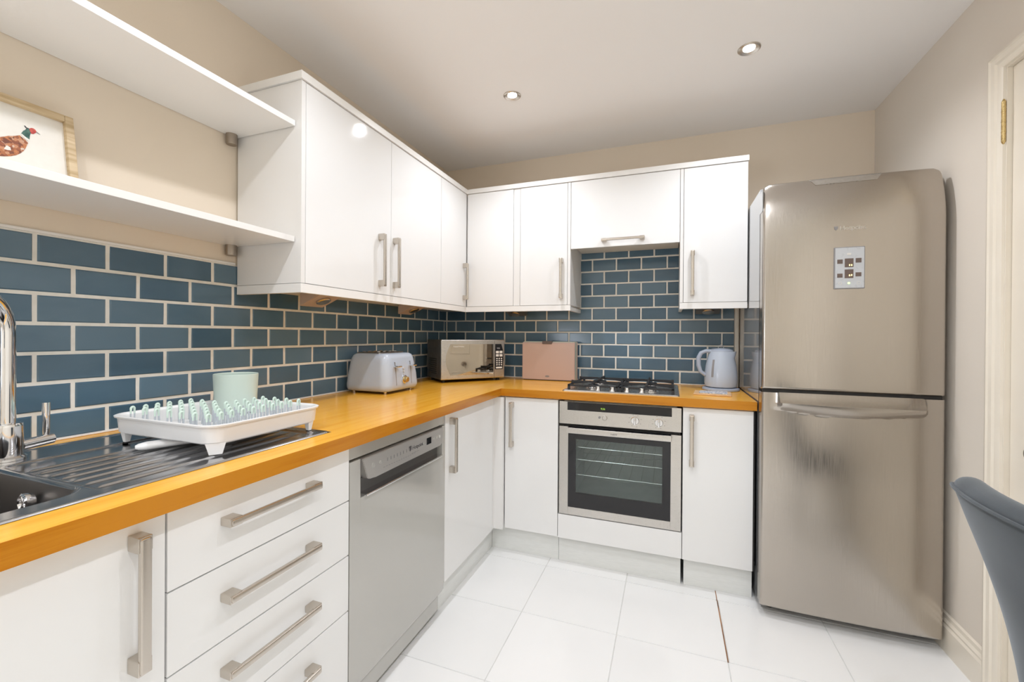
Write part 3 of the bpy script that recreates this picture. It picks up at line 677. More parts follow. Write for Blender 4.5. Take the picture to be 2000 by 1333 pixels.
# ------------------------------------------------------------------ gas hob
hb = thing('gas_hob', 'steel gas hob with black cast-iron pan supports', 'hob', (1.31, -0.335, 0.91))
HX0, HX1, HY0, HY1 = 1.022, 1.602, -0.588, -0.085
bm = bmesh.new(); loft(bm, [[(p[0], p[1], z) for p in rrect(HX0+i, HX1-i, HY0+i, HY1-i, 0.012)] for i, z in ((0, 0.9102), (0.0, 0.9125), (0.006, 0.9165), (0.022, 0.9165), (0.026, 0.9150))])
part('plate', bm, M_STEEL, hb, smooth=25)
burn = [(1.165, -0.225, 0.040), (1.165, -0.455, 0.030), (1.46, -0.225, 0.030), (1.46, -0.455, 0.036)]
for (x, y, r) in burn:
    bm = bmesh.new(); lathe(bm, [(r+0.010, 0.0), (r+0.010, 0.004), (r, 0.008), (r*0.98, 0.014)], (x, y, 0.915), n=32); b_ = part('burner', bm, M_CHROME, hb)
    bm = bmesh.new(); lathe(bm, [(r*0.98, 0.0), (r*0.98, 0.005), (r*0.85, 0.008), (0.002, 0.009)], (x, y, 0.9292), n=32); part('burner_cap', bm, M_IRON, b_)
for x0, x1 in ((1.050, 1.300), (1.318, 1.572)):
    bm = bmesh.new(); t_ = 0.0062; zt = 0.955; ya, yb = -0.545, -0.110; xm = (x0+x1)/2
    P_ = [(x0, ya), (x1, ya), (x1, yb), (x0, yb)]
    for k in range(4):
        (a, b), (c, d) = P_[k], P_[(k+1) % 4]
        bx(bm, min(a, c)-t_, max(a, c)+t_, min(b, d)-t_, max(b, d)+t_, zt-0.022, zt-0.012, bev=0.002)
        bx(bm, a-t_, a+t_, b-t_, b+t_, 0.9155, zt-0.012, bev=0.001)
    bx(bm, x0, x1, -0.345, -0.335, zt-0.022, zt-0.012, bev=0.002)
    for cy in (-0.225, -0.455):
        for dx, dy in ((1, 0), (-1, 0), (0, 1), (0, -1)):
            ex = x1 if dx > 0 else x0; ey = (-0.11 if cy > -0.3 else -0.34) if dy > 0 else (-0.34 if cy > -0.3 else -0.545)
            if dx: prism(bm, [(xm+dx*0.020, zt), (ex, zt), (ex, zt-0.020), (xm+dx*0.050, zt-0.012), (xm+dx*0.020, zt-0.006)], 'y', cy-0.005, cy+0.005)
            else: prism(bm, [(cy+dy*0.020, zt), (ey, zt), (ey, zt-0.020), (cy+dy*0.050, zt-0.012), (cy+dy*0.020, zt-0.006)], 'x', xm-0.005, xm+0.005)
            if dx: bx(bm, ex-0.005*0-0.006, ex+0.006, cy-0.006, cy+0.006, zt-0.02, zt+0.002, bev=0.002)
    part('pan_support', bm, M_IRON, hb)
for k in range(4):
    x = 1.205+0.073*k; bm = bmesh.new(); lathe(bm, [(0.0165, 0), (0.0165, 0.003), (0.0135, 0.006), (0.0115, 0.022), (0.010, 0.024)], (x, -0.552, 0.9152), n=24)
    part('control_knob', bm, M_CHROME, hb)

# ------------------------------------------------------------------ fridge freezer
fr = thing('fridge_freezer', 'tall brushed steel fridge freezer in the right corner', 'fridge', (2.23, -0.4, 0))
FX0, FX1 = 1.930, 2.538
bm = bmesh.new(); poly = [(-0.06, 0.03), (-0.632, 0.03), (-0.632, 1.835), (-0.620, 1.862), (-0.06, 1.862)]
prism(bm, poly, 'x', FX0, FX1, bev=0.002); part('body', bm, M_FSIDE, fr)
def skin(s, z, z0, z1, top, bot_round=0.012):
    e = min(s, 1-s)*(FX1-FX0+0.006); y = -0.700-0.010*(1-(2*s-1)**2); r = 0.012
    if e < r: y += r-math.sqrt(max(0, r*r-(r-e)**2))
    if top and z > z1-0.21:
        q = (z-(z1-0.21))/0.21; y += 0.034*q**2.2
        q2 = max(0, z-(z1-0.016)); y += 0.5*(0.016-math.sqrt(max(0, 0.016**2-q2*q2)))
    if z < z0+bot_round:
        q = z0+bot_round-z; y += bot_round-math.sqrt(max(0, bot_round**2-q*q))
    return y
def ztop(s, z, z1, R=0.035):
    e = min(s, 1-s)*(FX1-FX0+0.006)
    if e >= R or z < z1-0.2: return z
    drop = R-math.sqrt(max(0, R*R-(R-e)**2)); return z-drop*(z-(z1-0.2))/0.2
def fridge_door(z0, z1, top_round, notch=None, bot_round=0.012):
    """front skin bulges gently in x; top rolls back"""
    bm = bmesh.new(); x0, x1 = FX0-0.003, FX1+0.003
    def yy(s, z): return skin(s, z, z0, z1, top_round, bot_round)
    zs_ = [z0+bot_round*(1-math.cos(PI/2*k/5)) for k in range(5)]
    ze = z1-(top_round or 0)
    zs_ += [z0+bot_round+(ze-z0-bot_round)*k/24 for k in range(25)]
    if top_round: zs_ += [ze+top_round*math.sin(PI/2*k/14) for k in range(1, 15)]
    ss_ = []; N = 40
    for k in range(7): ss_.append(0.012*(1-math.cos(PI/2*k/6))/(x1-x0))
    ss_ += [0.02+0.96*k/N for k in range(1, N)]; ss_ += [1-v for v in reversed(ss_[:7])]
    if notch:
        nx0, nx1, nz0 = notch; nzl = [nz0-0.055+0.005*k for k in range(12)]
        zs_ = sorted(set([round(v, 5) for v in zs_ if abs(v-nz0) > 0.006]+nzl)); ss_ = sorted(set([v for v in ss_ if min(abs(x0+v*(x1-x0)-nx0), abs(x0+v*(x1-x0)-nx1)) > 0.004]+[(nx0-x0)/(x1-x0), (nx1-x0)/(x1-x0)]))
    G = {}
    def bar(s, z, y):   # the handle bar swells out below the notch
        if notch:
            x = x0+s*(x1-x0); a = ss(nx0-0.014, nx0+0.012, x)*ss(nx1+0.014, nx1-0.012, x); d = (nz0-z)
            depth = 0.050*(0.62+0.38*math.sin(PI*min(1, max(0, (x-nx0)/(nx1-nx0)))))
            if 0 <= d < depth: y -= 0.030*a*(math.cos(PI/2*d/depth)**0.9)
        return y
    for i, s in enumerate(ss_):
        for j, z in enumerate(zs_): G[i, j] = bm.verts.new((x0+s*(x1-x0), bar(s, z, yy(s, z)), ztop(s, z, z1) if top_round else z))
    for i in range(len(ss_)-1):
        for j in range(len(zs_)-1):
            if notch:
                xm = x0+(ss_[i]+ss_[i+1])/2*(x1-x0)
                if notch[0] < xm < notch[1] and zs_[j] >= notch[2]-1e-6: continue
            bm.faces.new((G[i, j], G[i+1, j], G[i+1, j+1], G[i, j+1]))
    edges = [e for e in bm.edges if e.is_boundary]
    r = bmesh.ops.extrude_edge_only(bm, edges=edges); 
    for v in [g for g in r['geom'] if isinstance(g, bmesh.types.BMVert)]: v.co.y = -0.640
    return bm
part('upper_door', fridge_door(0.979, 1.866, 0.21), M_FRIDGE, fr, smooth=35)
ud = [o for o in fr.children if o.name.startswith('upper_door')][0]
ld = part('lower_door', fridge_door(0.045, 0.966, 0.0, notch=(1.992, 2.476, 0.926)), M_FRIDGE, fr, smooth=35)
part('grip_recess', B(1.992, 2.476, -0.654, -0.640, 0.900, 0.966), M_FRIDGE, ld)
part('door_gap', B(FX0+0.003, FX1-0.003, -0.690, -0.6325, 0.9662, 0.9788), M_DARK, fr)
bm = bmesh.new(); bx(bm, FX0-0.0045, FX0-0.0005, -0.690, -0.634, 1.745, 1.838, bev=0.0015)
part('corner_cap', bm, M_FSIDE, fr)
bm = bmesh.new(); rings = []
for k in range(9):
    z_ = 1.837+(1.8652-1.837)*k/8; t_ = k/8; ring = []
    for i in range(17):
        x_ = 2.120-0.020*t_+(0.208+0.040*t_)*i/16; s_ = (x_-FX0+0.003)/(FX1-FX0+0.006); ring.append(V((x_, skin(s_, z_, 0.979, 1.866, True)-0.0022, z_)))
    rings.append(ring+[p+V((0, 0.004, 0)) for p in reversed(ring)])
loft(bm, rings)
part('hinge_cover', bm, M_STEEL, ud, label='pale grey trim cover on the top edge')
# control panel on the upper door
pn = part('control_panel', B(2.178, 2.281, -0.7155, -0.700, 1.398, 1.568, bev=0.003), M_INKG, ud)
part('panel_face', B(2.1815, 2.2775, -0.7165, -0.7150, 1.402, 1.564, bev=0.0007), M_GREYP, pn)
bm = bmesh.new(); yk = -0.7168
def fb(x0, x1, z0, z1): bx(bm, x0, x1, yk-0.0006, yk+0.0008, z0, z1)
fb(2.188, 2.206, 1.500, 1.517); fb(2.249, 2.268, 1.502, 1.520); fb(2.188, 2.206, 1.444, 1.460); fb(2.249, 2.268, 1.447, 1.463)
fb(2.213, 2.242, 1.485, 1.520); fb(2.213, 2.242, 1.441, 1.476)
part('buttons', bm, M_BROWN, pn)
bm = bmesh.new()
for x, z in ((2.229, 1.493), (2.236, 1.493), (2.229, 1.452), (2.236, 1.453)): bx(bm, x-0.0018, x+0.0018, yk-0.0012, yk, z-0.003, z+0.003)
part('indicator_lamp', bm, M_AMBER, pn)
bm = bmesh.new(); lathe(bm, [(0.004, 0), (0.004, -0.0012)], (2.227, yk, 1.421), 'y', 16); part('indicator_lamp', bm, M_GLED, pn)
bm = bmesh.new()
for x in (2.198, 2.259): lathe(bm, [(0.006, 0), (0.006, -0.0008), (0.0045, -0.0008), (0.0045, 0)], (x, yk, 1.421), 'y', 16, cap=False)
fb(2.221, 2.234, 1.534, 1.542)
part('panel_symbols', bm, M_INKW, pn)
text('brand_lettering', 'Hotpoint', 0.024, (2.197, -0.7105, 1.637), (1, 0, 0), (0, 0, 1), M_STEEL, ud, depth=0.0012)
bm = bmesh.new(); prism(bm, [(2.178, 1.653), (2.192, 1.653), (2.191, 1.643), (2.185, 1.637), (2.179, 1.643)], 'y', -0.7112, -0.7085); part('brand_emblem', bm, M_INKG, ud)
for x in (FX0+0.05, FX1-0.05):
    for y in (-0.60, -0.12):
        bm = bmesh.new(); lathe(bm, [(0.018, 0), (0.018, 0.010), (0.010, 0.012), (0.010, 0.031)], (x, y, 0.0), n=20); part('foot', bm, M_DARK, fr)
part('toe_grille', B(FX0+0.01, FX1-0.01, -0.630, -0.615, 0.012, 0.0295), M_DARK, fr)
part('side_trim', B(FX0-0.0035, FX0+0.0, -0.6395, -0.6325, 0.05, 1.84), M_DARK, fr)

# white pipe boxing in the corner by the fridge
solo('pipe_boxing', B(1.906, 1.928, -0.045, -0.004, 0.9105, 1.372, bev=0.004), M_CREAM, 'slim cream vertical pipe boxing between worktop and wall cabinet beside the fridge', 'pipe boxing')

# ------------------------------------------------------------------ wall cabinets
XU, YU = 0.327, -0.327; UZ0, UZ1 = 1.3845, 2.1035
def carc(x0, x1, y0, y1, z0=1.372, z1=2.104): return B(x0, x1, y0, y1, z0, z1)
u = thing('wall_cabinet', 'white gloss double wall cabinet beside the open shelves', 'cabinet', (0.16, -1.13, 1.372))
part('body', carc(0.009, 0.307, -1.615, -0.655), M_SATIN, u)
part('end_panel', B(0.0095, XU, -1.6345, -1.6165, 1.384, 2.1045, bev=0.001), M_SATIN, u)
for y0, y1, hy in ((-1.614, -1.1175, -1.200), (-1.1145, -0.6535, -1.072)):
    pass
d = door('door', u, 0.3085, XU, -1.6145, -1.1175, UZ0, UZ1)
bm = bmesh.new(); boss_handle(bm, 'z', (XU, -1.200, 1.536), 0.236, XU, 'x+', wd=0.016); part('handle', bm, M_NICKEL, d)
d = door('door', u, 0.3085, XU, -1.1150, -0.6535, UZ0, UZ1)
bm = bmesh.new(); boss_handle(bm, 'z', (XU, -1.121+0.006, 1.540), 0.236, XU, 'x+', wd=0.016)
bm.free(); bm = bmesh.new(); boss_handle(bm, 'z', (XU, -1.093, 1.540), 0.236, XU, 'x+', wd=0.016); part('handle', bm, M_NICKEL, d)
u = thing('wall_cabinet', 'narrow white gloss wall cabinet on the left wall at the room corner', 'cabinet', (0.16, -0.49, 1.372))
part('body', carc(0.009, 0.307, -0.652, -0.309), M_SATIN, u)
d = door('door', u, 0.3085, XU, -0.6505, -0.331, UZ0, UZ1)
bm = bmesh.new(); boss_handle(bm, 'z', (XU, -0.372, 1.540), 0.230, XU, 'x+', wd=0.016); part('handle', bm, M_NICKEL, d)
u = thing('wall_cabinet', 'white gloss corner wall cabinet on the back wall without a handle', 'cabinet', (0.33, -0.16, 1.372))
part('body', carc(0.009, 0.660, -0.307, -0.009), M_SATIN, u)
door('door', u, 0.3315, 0.6465, YU, -0.3085, UZ0, UZ1)
u = thing('wall_cabinet', 'white gloss wall cabinet left of the cooker hood', 'cabinet', (0.83, -0.16, 1.372))
part('body', carc(0.6615, 0.986, -0.307, -0.009), M_SATIN, u); part('end_panel', B(0.9875, 1.0045, YU, -0.009, 1.384, 2.1045, bev=0.001), M_SATIN, u)
part('filler_strip', B(0.6485, 0.690, YU+0.003, -0.3085, UZ0, UZ1), M_SATIN, u)
d = door('door', u, 0.6925, 0.9855, YU, -0.3085, UZ0, UZ1)
bm = bmesh.new(); boss_handle(bm, 'z', (0.952, YU, 1.540), 0.238, YU, 'y-', wd=0.016); part('handle', bm, M_NICKEL, d)
u = thing('wall_cabinet', 'short white gloss flap cabinet housing the cooker hood', 'cabinet', (1.3, -0.16, 1.75))
part('body', carc(1.0065, 1.6015, -0.307, -0.009, 1.775), M_SATIN, u)
d = door('flap_door', u, 1.0065, 1.6015, YU, -0.3085, 1.711, UZ1)
bm = bmesh.new(); boss_handle(bm, 'x', (1.304, YU, 1.7465), 0.236, YU, 'y-', wd=0.014); part('handle', bm, M_NICKEL, d)
hd = thing('cooker_hood', 'cream integrated cooker hood underside above the hob', 'cooker hood', (1.3, -0.16, 1.73))
part('body', B(1.0085, 1.5995, -0.3055, -0.010, 1.740, 1.7735, bev=0.003), M_CREAM, hd)
part('grease_filter', B(1.08, 1.53, -0.26, -0.06, 1.7372, 1.7398), M_CREAM, hd)
bm = bmesh.new()
for x in (1.055, 1.55): bx(bm, x-0.018, x+0.018, -0.298, -0.275, 1.7385, 1.7398)
part('slide_slot', bm, M_DARK, hd)
bm = bmesh.new()
for x in (1.04, 1.565): tube(bm, [(x, -0.26, 1.7398), (x, -0.26, 1.733)], 0.006, 12)
part('fixing_cap', bm, M_CREAM, hd)
u = thing('wall_cabinet', 'white gloss wall cabinet beside the fridge', 'cabinet', (1.77, -0.16, 1.372))
part('body', carc(1.6205, 1.924, -0.307, -0.009), M_SATIN, u); part('end_panel', B(1.6035, 1.6195, YU, -0.009, 1.384, 2.1045, bev=0.001), M_SATIN, u)
d = door('door', u, 1.6215, 1.9255, YU, -0.3085, UZ0, UZ1)
bm = bmesh.new(); boss_handle(bm, 'z', (1.6655, YU, 1.539), 0.238, YU, 'y-', wd=0.016); part('handle', bm, M_NICKEL, d)
# cornice and pelmets
bm = bmesh.new(); cz0, cz1 = 2.1055, 2.133
prism(bm, [(0.004, -1.642), (0.334, -1.642), (0.334, -0.334), (1.929, -0.334), (1.929, -0.312), (0.312, -0.312), (0.312, -1.620), (0.004, -1.620)], 'z', cz0, cz1)
bmesh.ops.recalc_face_normals(bm, faces=bm.faces)
solo('cornice_strip', bm, M_SHELF, 'white cornice strip along the top of the wall cabinets', 'cornice', smooth=20)
bm = bmesh.new(); pz0, pz1 = 1.350, 1.3825
prism(bm, [(0.0095, -1.6355), (0.3275, -1.6355), (0.3275, -0.3275), (1.0055, -0.3275), (1.0055, -0.010), (0.990, -0.010), (0.990, -0.309), (0.3085, -0.309), (0.3085, -1.618), (0.0095, -1.618)], 'z', pz0, 1.3715)
prism(bm, [(0.3085, -1.6355), (0.3275, -1.6355), (0.3275, -0.3275), (1.0055, -0.3275), (1.0055, -0.309), (0.3085, -0.309)], 'z', 1.3715, pz1)
bx(bm, 0.0095, 0.3085, -1.6355, -1.618, 1.3715, pz1)
solo('pelmet_strip', bm, M_SHELF, 'white light pelmet under the left and corner wall cabinets', 'pelmet', smooth=20)
bm = bmesh.new(); bx(bm, 1.6035, 1.9255, -0.3275, -0.309, pz0, pz1)
bx(bm, 1.6035, 1.6195, -0.309, -0.010, pz0, 1.3715)
solo('pelmet_strip', bm, M_SHELF, 'short white light pelmet under the wall cabinet beside the fridge', 'pelmet', smooth=20)
# under-cabinet wedge lights
def wedge(x, y, ax, label):
    t = thing('under_cabinet_light', label, 'under-cabinet light', (x, y, 1.372), group='wedge lights under the wall cabinets')
    bm = bmesh.new(); L_ = 0.062
    if ax == 'y': prism(bm, [(x-0.075, 1.3715), (x+0.055, 1.3715), (x-0.075, 1.318)], 'y', y-L_, y+L_, bev=0.002)
    else: prism(bm, [(y+0.075, 1.3715), (y-0.055, 1.3715), (y+0.075, 1.330)], 'x', x-L_, x+L_, bev=0.002)
    part('housing', bm, M_TAUPE if ax == 'y' else M_PWTR, t)  # back housings take darker pewter to paint their steel in shade
    bm = bmesh.new(); n_ = V((0.38, 0, -0.92)) if ax == 'y' else V((0, -0.38, -0.92)); n_.normalize()
    c_ = V((x-0.010, y, 1.3435)) if ax == 'y' else V((x, y+0.010, 1.3435)); tube(bm, [c_, c_+n_*0.006, c_+n_*0.010], [0.030, 0.030, 0.024], 24); part('lens', bm, M_NICKEL, t)
wedge(0.19, -1.38, 'y', 'wedge light under the double cabinet nearest the shelves'); wedge(0.19, -0.70, 'y', 'wedge light on the left wall nearest the room corner')
wedge(0.61, -0.19, 'x', 'wedge light under the corner cabinet behind the storage case'); wedge(1.755, -0.19, 'x', 'wedge light above the kettle')

# ------------------------------------------------------------------ open shelves
def shelf(z0, z1, label):
    t = thing('wall_shelf', label, 'shelf', (0.15, -2.2, z0), group='open shelves on the left wall')
    part('board', B(0.0015, 0.300, -2.95, -1.6375, z0, z1, bev=0.0012), M_SHELF, t)
    for y in (-1.668, -2.70):
        bm = bmesh.new(); lathe(bm, [(0.0185, 0), (0.0185, -0.035), (0.0165, -0.038)], (0.022, y, z0), n=28); part('bracket', bm, M_PWTR, t, label='short satin metal cylinder bracket under the shelf')
shelf(1.942, 1.962, 'upper white open shelf fixed to the left wall'); shelf(1.530, 1.550, 'lower white open shelf carrying the bird picture')

# framed pheasant picture leaning on the lower shelf
lean = 0.30
pf = thing('picture_frame', 'wooden framed pheasant picture leaning on the lower shelf', 'picture', (0.055, -2.37, 1.5505))
def fxy(d, s, h):  # local: d out from the picture plane, s along y, h up the frame
    ca, sa = math.cos(0.16), math.sin(0.16); return (0.060-h*sa+d*ca, s, 1.5512+h*ca+d*sa)
def fbox(bm, d0, d1, s0, s1, h0, h1, bev=0.0):
    t = bmesh.new(); bx(t, d0, d1, s0, s1, h0, h1, bev=bev)
    for v in t.verts: v.co = V(fxy(*v.co))
    me = bpy.data.meshes.new('t'); t.to_mesh(me); t.free(); bm.from_mesh(me); bpy.data.meshes.remove(me)
FS0, FS1, FH = -2.62, -2.124, 0.228; fw_ = 0.018
bm = bmesh.new()
fbox(bm, 0, 0.020, FS0, FS0+fw_, 0, FH, 0.002); fbox(bm, 0, 0.020, FS1-fw_, FS1, 0, FH, 0.002); fbox(bm, 0, 0.020, FS0+fw_, FS1-fw_, 0, fw_, 0.002); fbox(bm, 0, 0.020, FS0+fw_, FS1-fw_, FH-fw_, FH, 0.002)
part('frame', bm, M_FRAMEW, pf)
bm = bmesh.new(); fbox(bm, 0.004, 0.008, FS0+fw_, FS1-fw_, fw_, FH-fw_); pp = part('print', bm, M_PAPER, pf)
def fpoly(pts, d0, d1, m, name):
    bm = bmesh.new(); A = [bm.verts.new(fxy(d0, *p)) for p in pts]; Bv = [bm.verts.new(fxy(d1, *p)) for p in pts]
    bm.faces.new(A); bm.faces.new(Bv)
    for i in range(len(pts)): bm.faces.new((A[i], A[(i+1) % len(pts)], Bv[(i+1) % len(pts)], Bv[i]))
    part(name, bm, m, pp, smooth=0)
def ell(cx, cy, rx, ry, a=0, n=28):
    return [(cx+rx*math.cos(t)*math.cos(a)-ry*math.sin(t)*math.sin(a), cy+rx*math.cos(t)*math.sin(a)+ry*math.sin(t)*math.cos(a)) for t in [2*PI*k/n for k in range(n)]]
fpoly([(-2.2261, 0.1372), (-2.2225, 0.1336), (-2.217, 0.1295), (-2.2122, 0.1235), (-2.2146, 0.1165), (-2.2176, 0.1076), (-2.222, 0.0983), (-2.2275, 0.0904), (-2.2354, 0.0824), (-2.2443, 0.0764), (-2.2554, 0.0714), (-2.2674, 0.0674), (-2.3, 0.062), (-2.34, 0.06), (-2.4, 0.066), (-2.56, 0.05), (-2.42, 0.084), (-2.36, 0.096), (-2.32, 0.106), (-2.29, 0.111), (-2.265, 0.1124), (-2.2601, 0.1174), (-2.2527, 0.1217), (-2.2451, 0.1273), (-2.2389, 0.1294), (-2.2325, 0.1331)], 0.008, 0.0088, M_PLUM, 'bird_body')
fpoly([(-2.2235, 0.1425), (-2.2189, 0.1522), (-2.2155, 0.1557), (-2.2133, 0.1605), (-2.208, 0.1634), (-2.2057, 0.1584), (-2.2061, 0.1516), (-2.2081, 0.144), (-2.2094, 0.1339), (-2.216, 0.1366)], 0.008, 0.0090, M_BGREEN, 'bird_neck')
fpoly([(-2.2242, 0.1407), (-2.2226, 0.1429), (-2.2172, 0.1379), (-2.2097, 0.1334), (-2.2113, 0.1283), (-2.2175, 0.1317)], 0.008, 0.0094, M_PAPER, 'bird_collar')
fpoly([(-2.2083, 0.1619), (-2.2052, 0.1657), (-2.2012, 0.167), (-2.1974, 0.1652), (-2.1952, 0.1614), (-2.1966, 0.157), (-2.2008, 0.1521), (-2.2048, 0.1512), (-2.2069, 0.155)], 0.008, 0.0092, M_BRED, 'bird_face')
fpoly([(-2.1956, 0.1616), (-2.1918, 0.1592), (-2.1884, 0.1559), (-2.1926, 0.1569), (-2.1959, 0.1588)], 0.008, 0.0090, M_INKG, 'bird_beak')
fpoly([(-2.2168, 0.1664), (-2.2155, 0.167), (-2.2125, 0.1638), (-2.209, 0.1629), (-2.2114, 0.1599), (-2.2145, 0.1618)], 0.008, 0.0093, M_INK, 'bird_crest')
fpoly([(-2.2556, 0.0895), (-2.2502, 0.1009), (-2.2443, 0.098), (-2.2435, 0.091), (-2.2497, 0.0893)], 0.008, 0.0092, M_PAPER, 'bird_wing_patch')
# ------------------------------------------------------------------ toaster
ts = thing('toaster', 'pale blue four-slice toaster on the worktop by the left wall', 'toaster', (0.16, -0.94, 0.91))
tx0, tx1, ty0, ty1 = 0.024, 0.290, -1.092, -0.800
def tr3(ins, z, r): return [(p[0], p[1], z) for p in rrect(tx0+ins, tx1-ins, ty0+ins, ty1-ins, r, 8)]
bm = bmesh.new(); loft(bm, [tr3(0.022, 0.920, 0.03), tr3(0.006, 0.926, 0.04), tr3(0.001, 0.940, 0.045), tr3(0.000, 0.955, 0.047), tr3(0.004, 1.00, 0.047), tr3(0.011, 1.05, 0.045), tr3(0.017, 1.080, 0.042), tr3(0.025, 1.098, 0.036), tr3(0.038, 1.106, 0.028), tr3(0.05, 1.1075, 0.02)])
part('shell', bm, M_BLUE, ts, smooth=60)
bm = bmesh.new(); loft(bm, [[(p[0], p[1], z) for p in rrect(tx0+0.045, tx1-0.075, ty0+0.045, ty1-0.045, 0.012)] for z in (1.1077, 1.1115)]); pl = part('top_plate', bm, M_PWTR, ts)
bm = bmesh.new()
for k in range(4): y0 = ty0+0.062+0.045*k; bx(bm, tx0+0.055, tx1-0.085, y0, y0+0.022, 1.1113, 1.1120)
part('bread_slots', bm, M_DARK, pl)
bm = bmesh.new()
for k in range(4):
    y0 = ty0+0.062+0.045*k
    for q in range(4): tube(bm, [(tx0+0.07+0.03*q, y0, 1.1145), (tx0+0.07+0.03*q, y0+0.022, 1.1145)], 0.0014, 6)
part('guide_wires', bm, M_CHROME, pl)
for (yy) in (-1.015, -0.885):
    bm = bmesh.new(); prism(bm, [(yy-0.0025, 0.950), (yy+0.0025, 0.950), (yy+0.0025, 1.065), (yy-0.0025, 1.065)], 'x', tx1-0.030, tx1-0.0005)
    for v in bm.verts:
        if v.co.x > tx1-0.02: v.co.x = tx1+0.0008-0.011*ss(0.955, 1.08, v.co.z)
    part('lever_slot', bm, M_INKG, ts)
    bm = bmesh.new(); bx(bm, tx1-0.006, tx1+0.022, yy-0.016, yy+0.016, 1.040, 1.048, bev=0.003); part('lever', bm, M_CHROME, ts)
bm = bmesh.new(); lathe(bm, [(0.021, -0.006), (0.021, 0.004), (0.018, 0.006)], (tx1, -0.950, 0.975), 'x', 28); part('dial_ring', bm, M_CHROME, ts)
bm = bmesh.new(); lathe(bm, [(0.015, 0), (0.014, 0.014), (0.012, 0.016)], (tx1+0.006, -0.950, 0.975), 'x', 24); part('dial', bm, M_BRASS, ts, label='wood and brass toned browning dial')
bm = bmesh.new()
for k in range(3): lathe(bm, [(0.006, -0.006), (0.006, 0.003)], (tx1-0.004, -0.951, 1.003+0.014*k), 'x', 16)
part('button', bm, M_GREYP, ts)
for x in (tx0+0.04, tx1-0.04):
    for y in (ty0+0.04, ty1-0.04):
        bm = bmesh.new(); lathe(bm, [(0.008, 0.0), (0.009, 0.010)], (x, y, 0.9103), n=16); part('foot', bm, M_CHROME, ts)

# ------------------------------------------------------------------ microwave (turned across the corner)
mang = math.atan2(0.328, 0.279)
mw = thing('microwave', 'silver microwave with mirrored door set across the worktop corner', 'microwave', (0.268, -0.543, 0.9102), mang)
mW, mD, mH, z0 = 0.434, 0.275, 0.243, 0.018
part('case', B(0.004, mW-0.004, 0.022, mD, z0, z0+mH, bev=0.003), M_MWS, mw, local=True)
bm = bmesh.new(); bx(bm, 0, mW, 0.0, 0.021, z0, z0+mH+0.002, bev=0.006, seg=3); fc = part('front', bm, M_STEEL, mw, local=True)
# mirrored window with curved left edge
bm = bmesh.new(); pts = [(0.352, z0+0.026), (0.352, z0+mH-0.026)]
for k in range(9):
    q = k/8; zz = z0+mH-0.026-(mH-0.052)*q; pts.append((0.060-0.030*math.sin(PI*q), zz))
prism(bm, pts, 'y', -0.0015, 0.004); part('door_window', bm, M_MIRR, fc, local=True, label='bronze mirrored window with curved left edge', smooth=20)
part('door_seam', B(0.3585, 0.3600, -0.0006, 0.004, z0+0.004, z0+mH-0.004), M_DARK, fc, local=True)
bm = bmesh.new(); kp = [(0.364, z0+0.055), (0.418, z0+0.055), (0.424, z0+0.12), (0.420, z0+0.18), (0.408, z0+mH-0.026), (0.364, z0+mH-0.026)]
prism(bm, kp, 'y', -0.0018, 0.004); kpd = part('keypad', bm, M_BLACK, fc, local=True)
bm = bmesh.new()
for i in range(2):
    for j in range(2): bx(bm, 0.369+0.026*i, 0.390+0.026*i, -0.003, -0.0015, z0+0.136+0.021*j, z0+0.152+0.021*j, bev=0.001)
for i in range(3):
    for j in range(4): bx(bm, 0.372+0.0165*i, 0.381+0.0165*i, -0.003, -0.0015, z0+0.079+0.0135*j, z0+0.087+0.0135*j)
bx(bm, 0.370, 0.414, -0.003, -0.0015, z0+0.060, z0+0.071, bev=0.001)
part('keys', bm, M_INKW, kpd, local=True)
text('clock_digits', '9:36', 0.012, (0.376, -0.0022, z0+0.186), (1, 0, 0), (0, 0, 1), M_GREYP, kpd, local=True)
text('brand_lettering', 'Russell Hobbs', 0.0125, (0.078, -0.0018, z0+mH-0.044), (1, 0, 0), (0, 0, 1), M_INKW, fc, local=True)
bm = bmesh.new()
for i in range(8):
    for j in range(8): bx(bm, 0.0028, 0.0046, 0.09+0.018*i, 0.102+0.018*i, z0+0.03+0.013*j, z0+0.037+0.013*j)
part('vent_grid', bm, M_DARK, mw, local=True)
for x in (0.03, mW-0.03):
    for y in (0.04, mD-0.04):
        bm = bmesh.new(); lathe(bm, [(0.012, 0.0), (0.010, z0)], (x, y, 0.0), n=16); part('foot', bm, M_DARK, mw, local=True)

# ------------------------------------------------------------------ upright case between microwave and hob
cs = thing('storage_case', 'dusty pink upright chopping-board case against the back tiles', 'storage case', (0.81, -0.09, 0.91))
cx0, cx1 = 0.641, 0.991
bm = bmesh.new(); prism(bm, [(-0.125, 0.915), (-0.125, 1.150), (-0.118, 1.158), (-0.109, 1.158), (-0.109, 0.915)], 'x', cx0, cx1, bev=0.002); part('front_cover', bm, M_PINK, cs)
bm = bmesh.new(); bx(bm, cx0+0.004, cx1-0.004, -0.108, -0.045, 0.9105, 1.163, bev=0.003)
part('shell', bm, M_PALE, cs, label='pale green boards and shell behind the pink cover')
part('back_cover', B(cx0, cx1, -0.044, -0.032, 0.915, 1.160, bev=0.002), M_PINK, cs)
part('grip', B(0.778, 0.842, -0.130, -0.100, 1.146, 1.166, bev=0.003), M_BROWN, cs, label='dark brown grip notch at the top')
bm = bmesh.new(); lathe(bm, [(0.014, 0), (0.014, -0.0008)], (0.812, -0.1255, 0.938), 'y', 24, sy=0.45); part('maker_mark', bm, M_INKG, cs)
part('base', B(cx0+0.008, cx1-0.008, -0.120, -0.036, 0.9103, 0.9148), M_DARK, cs)

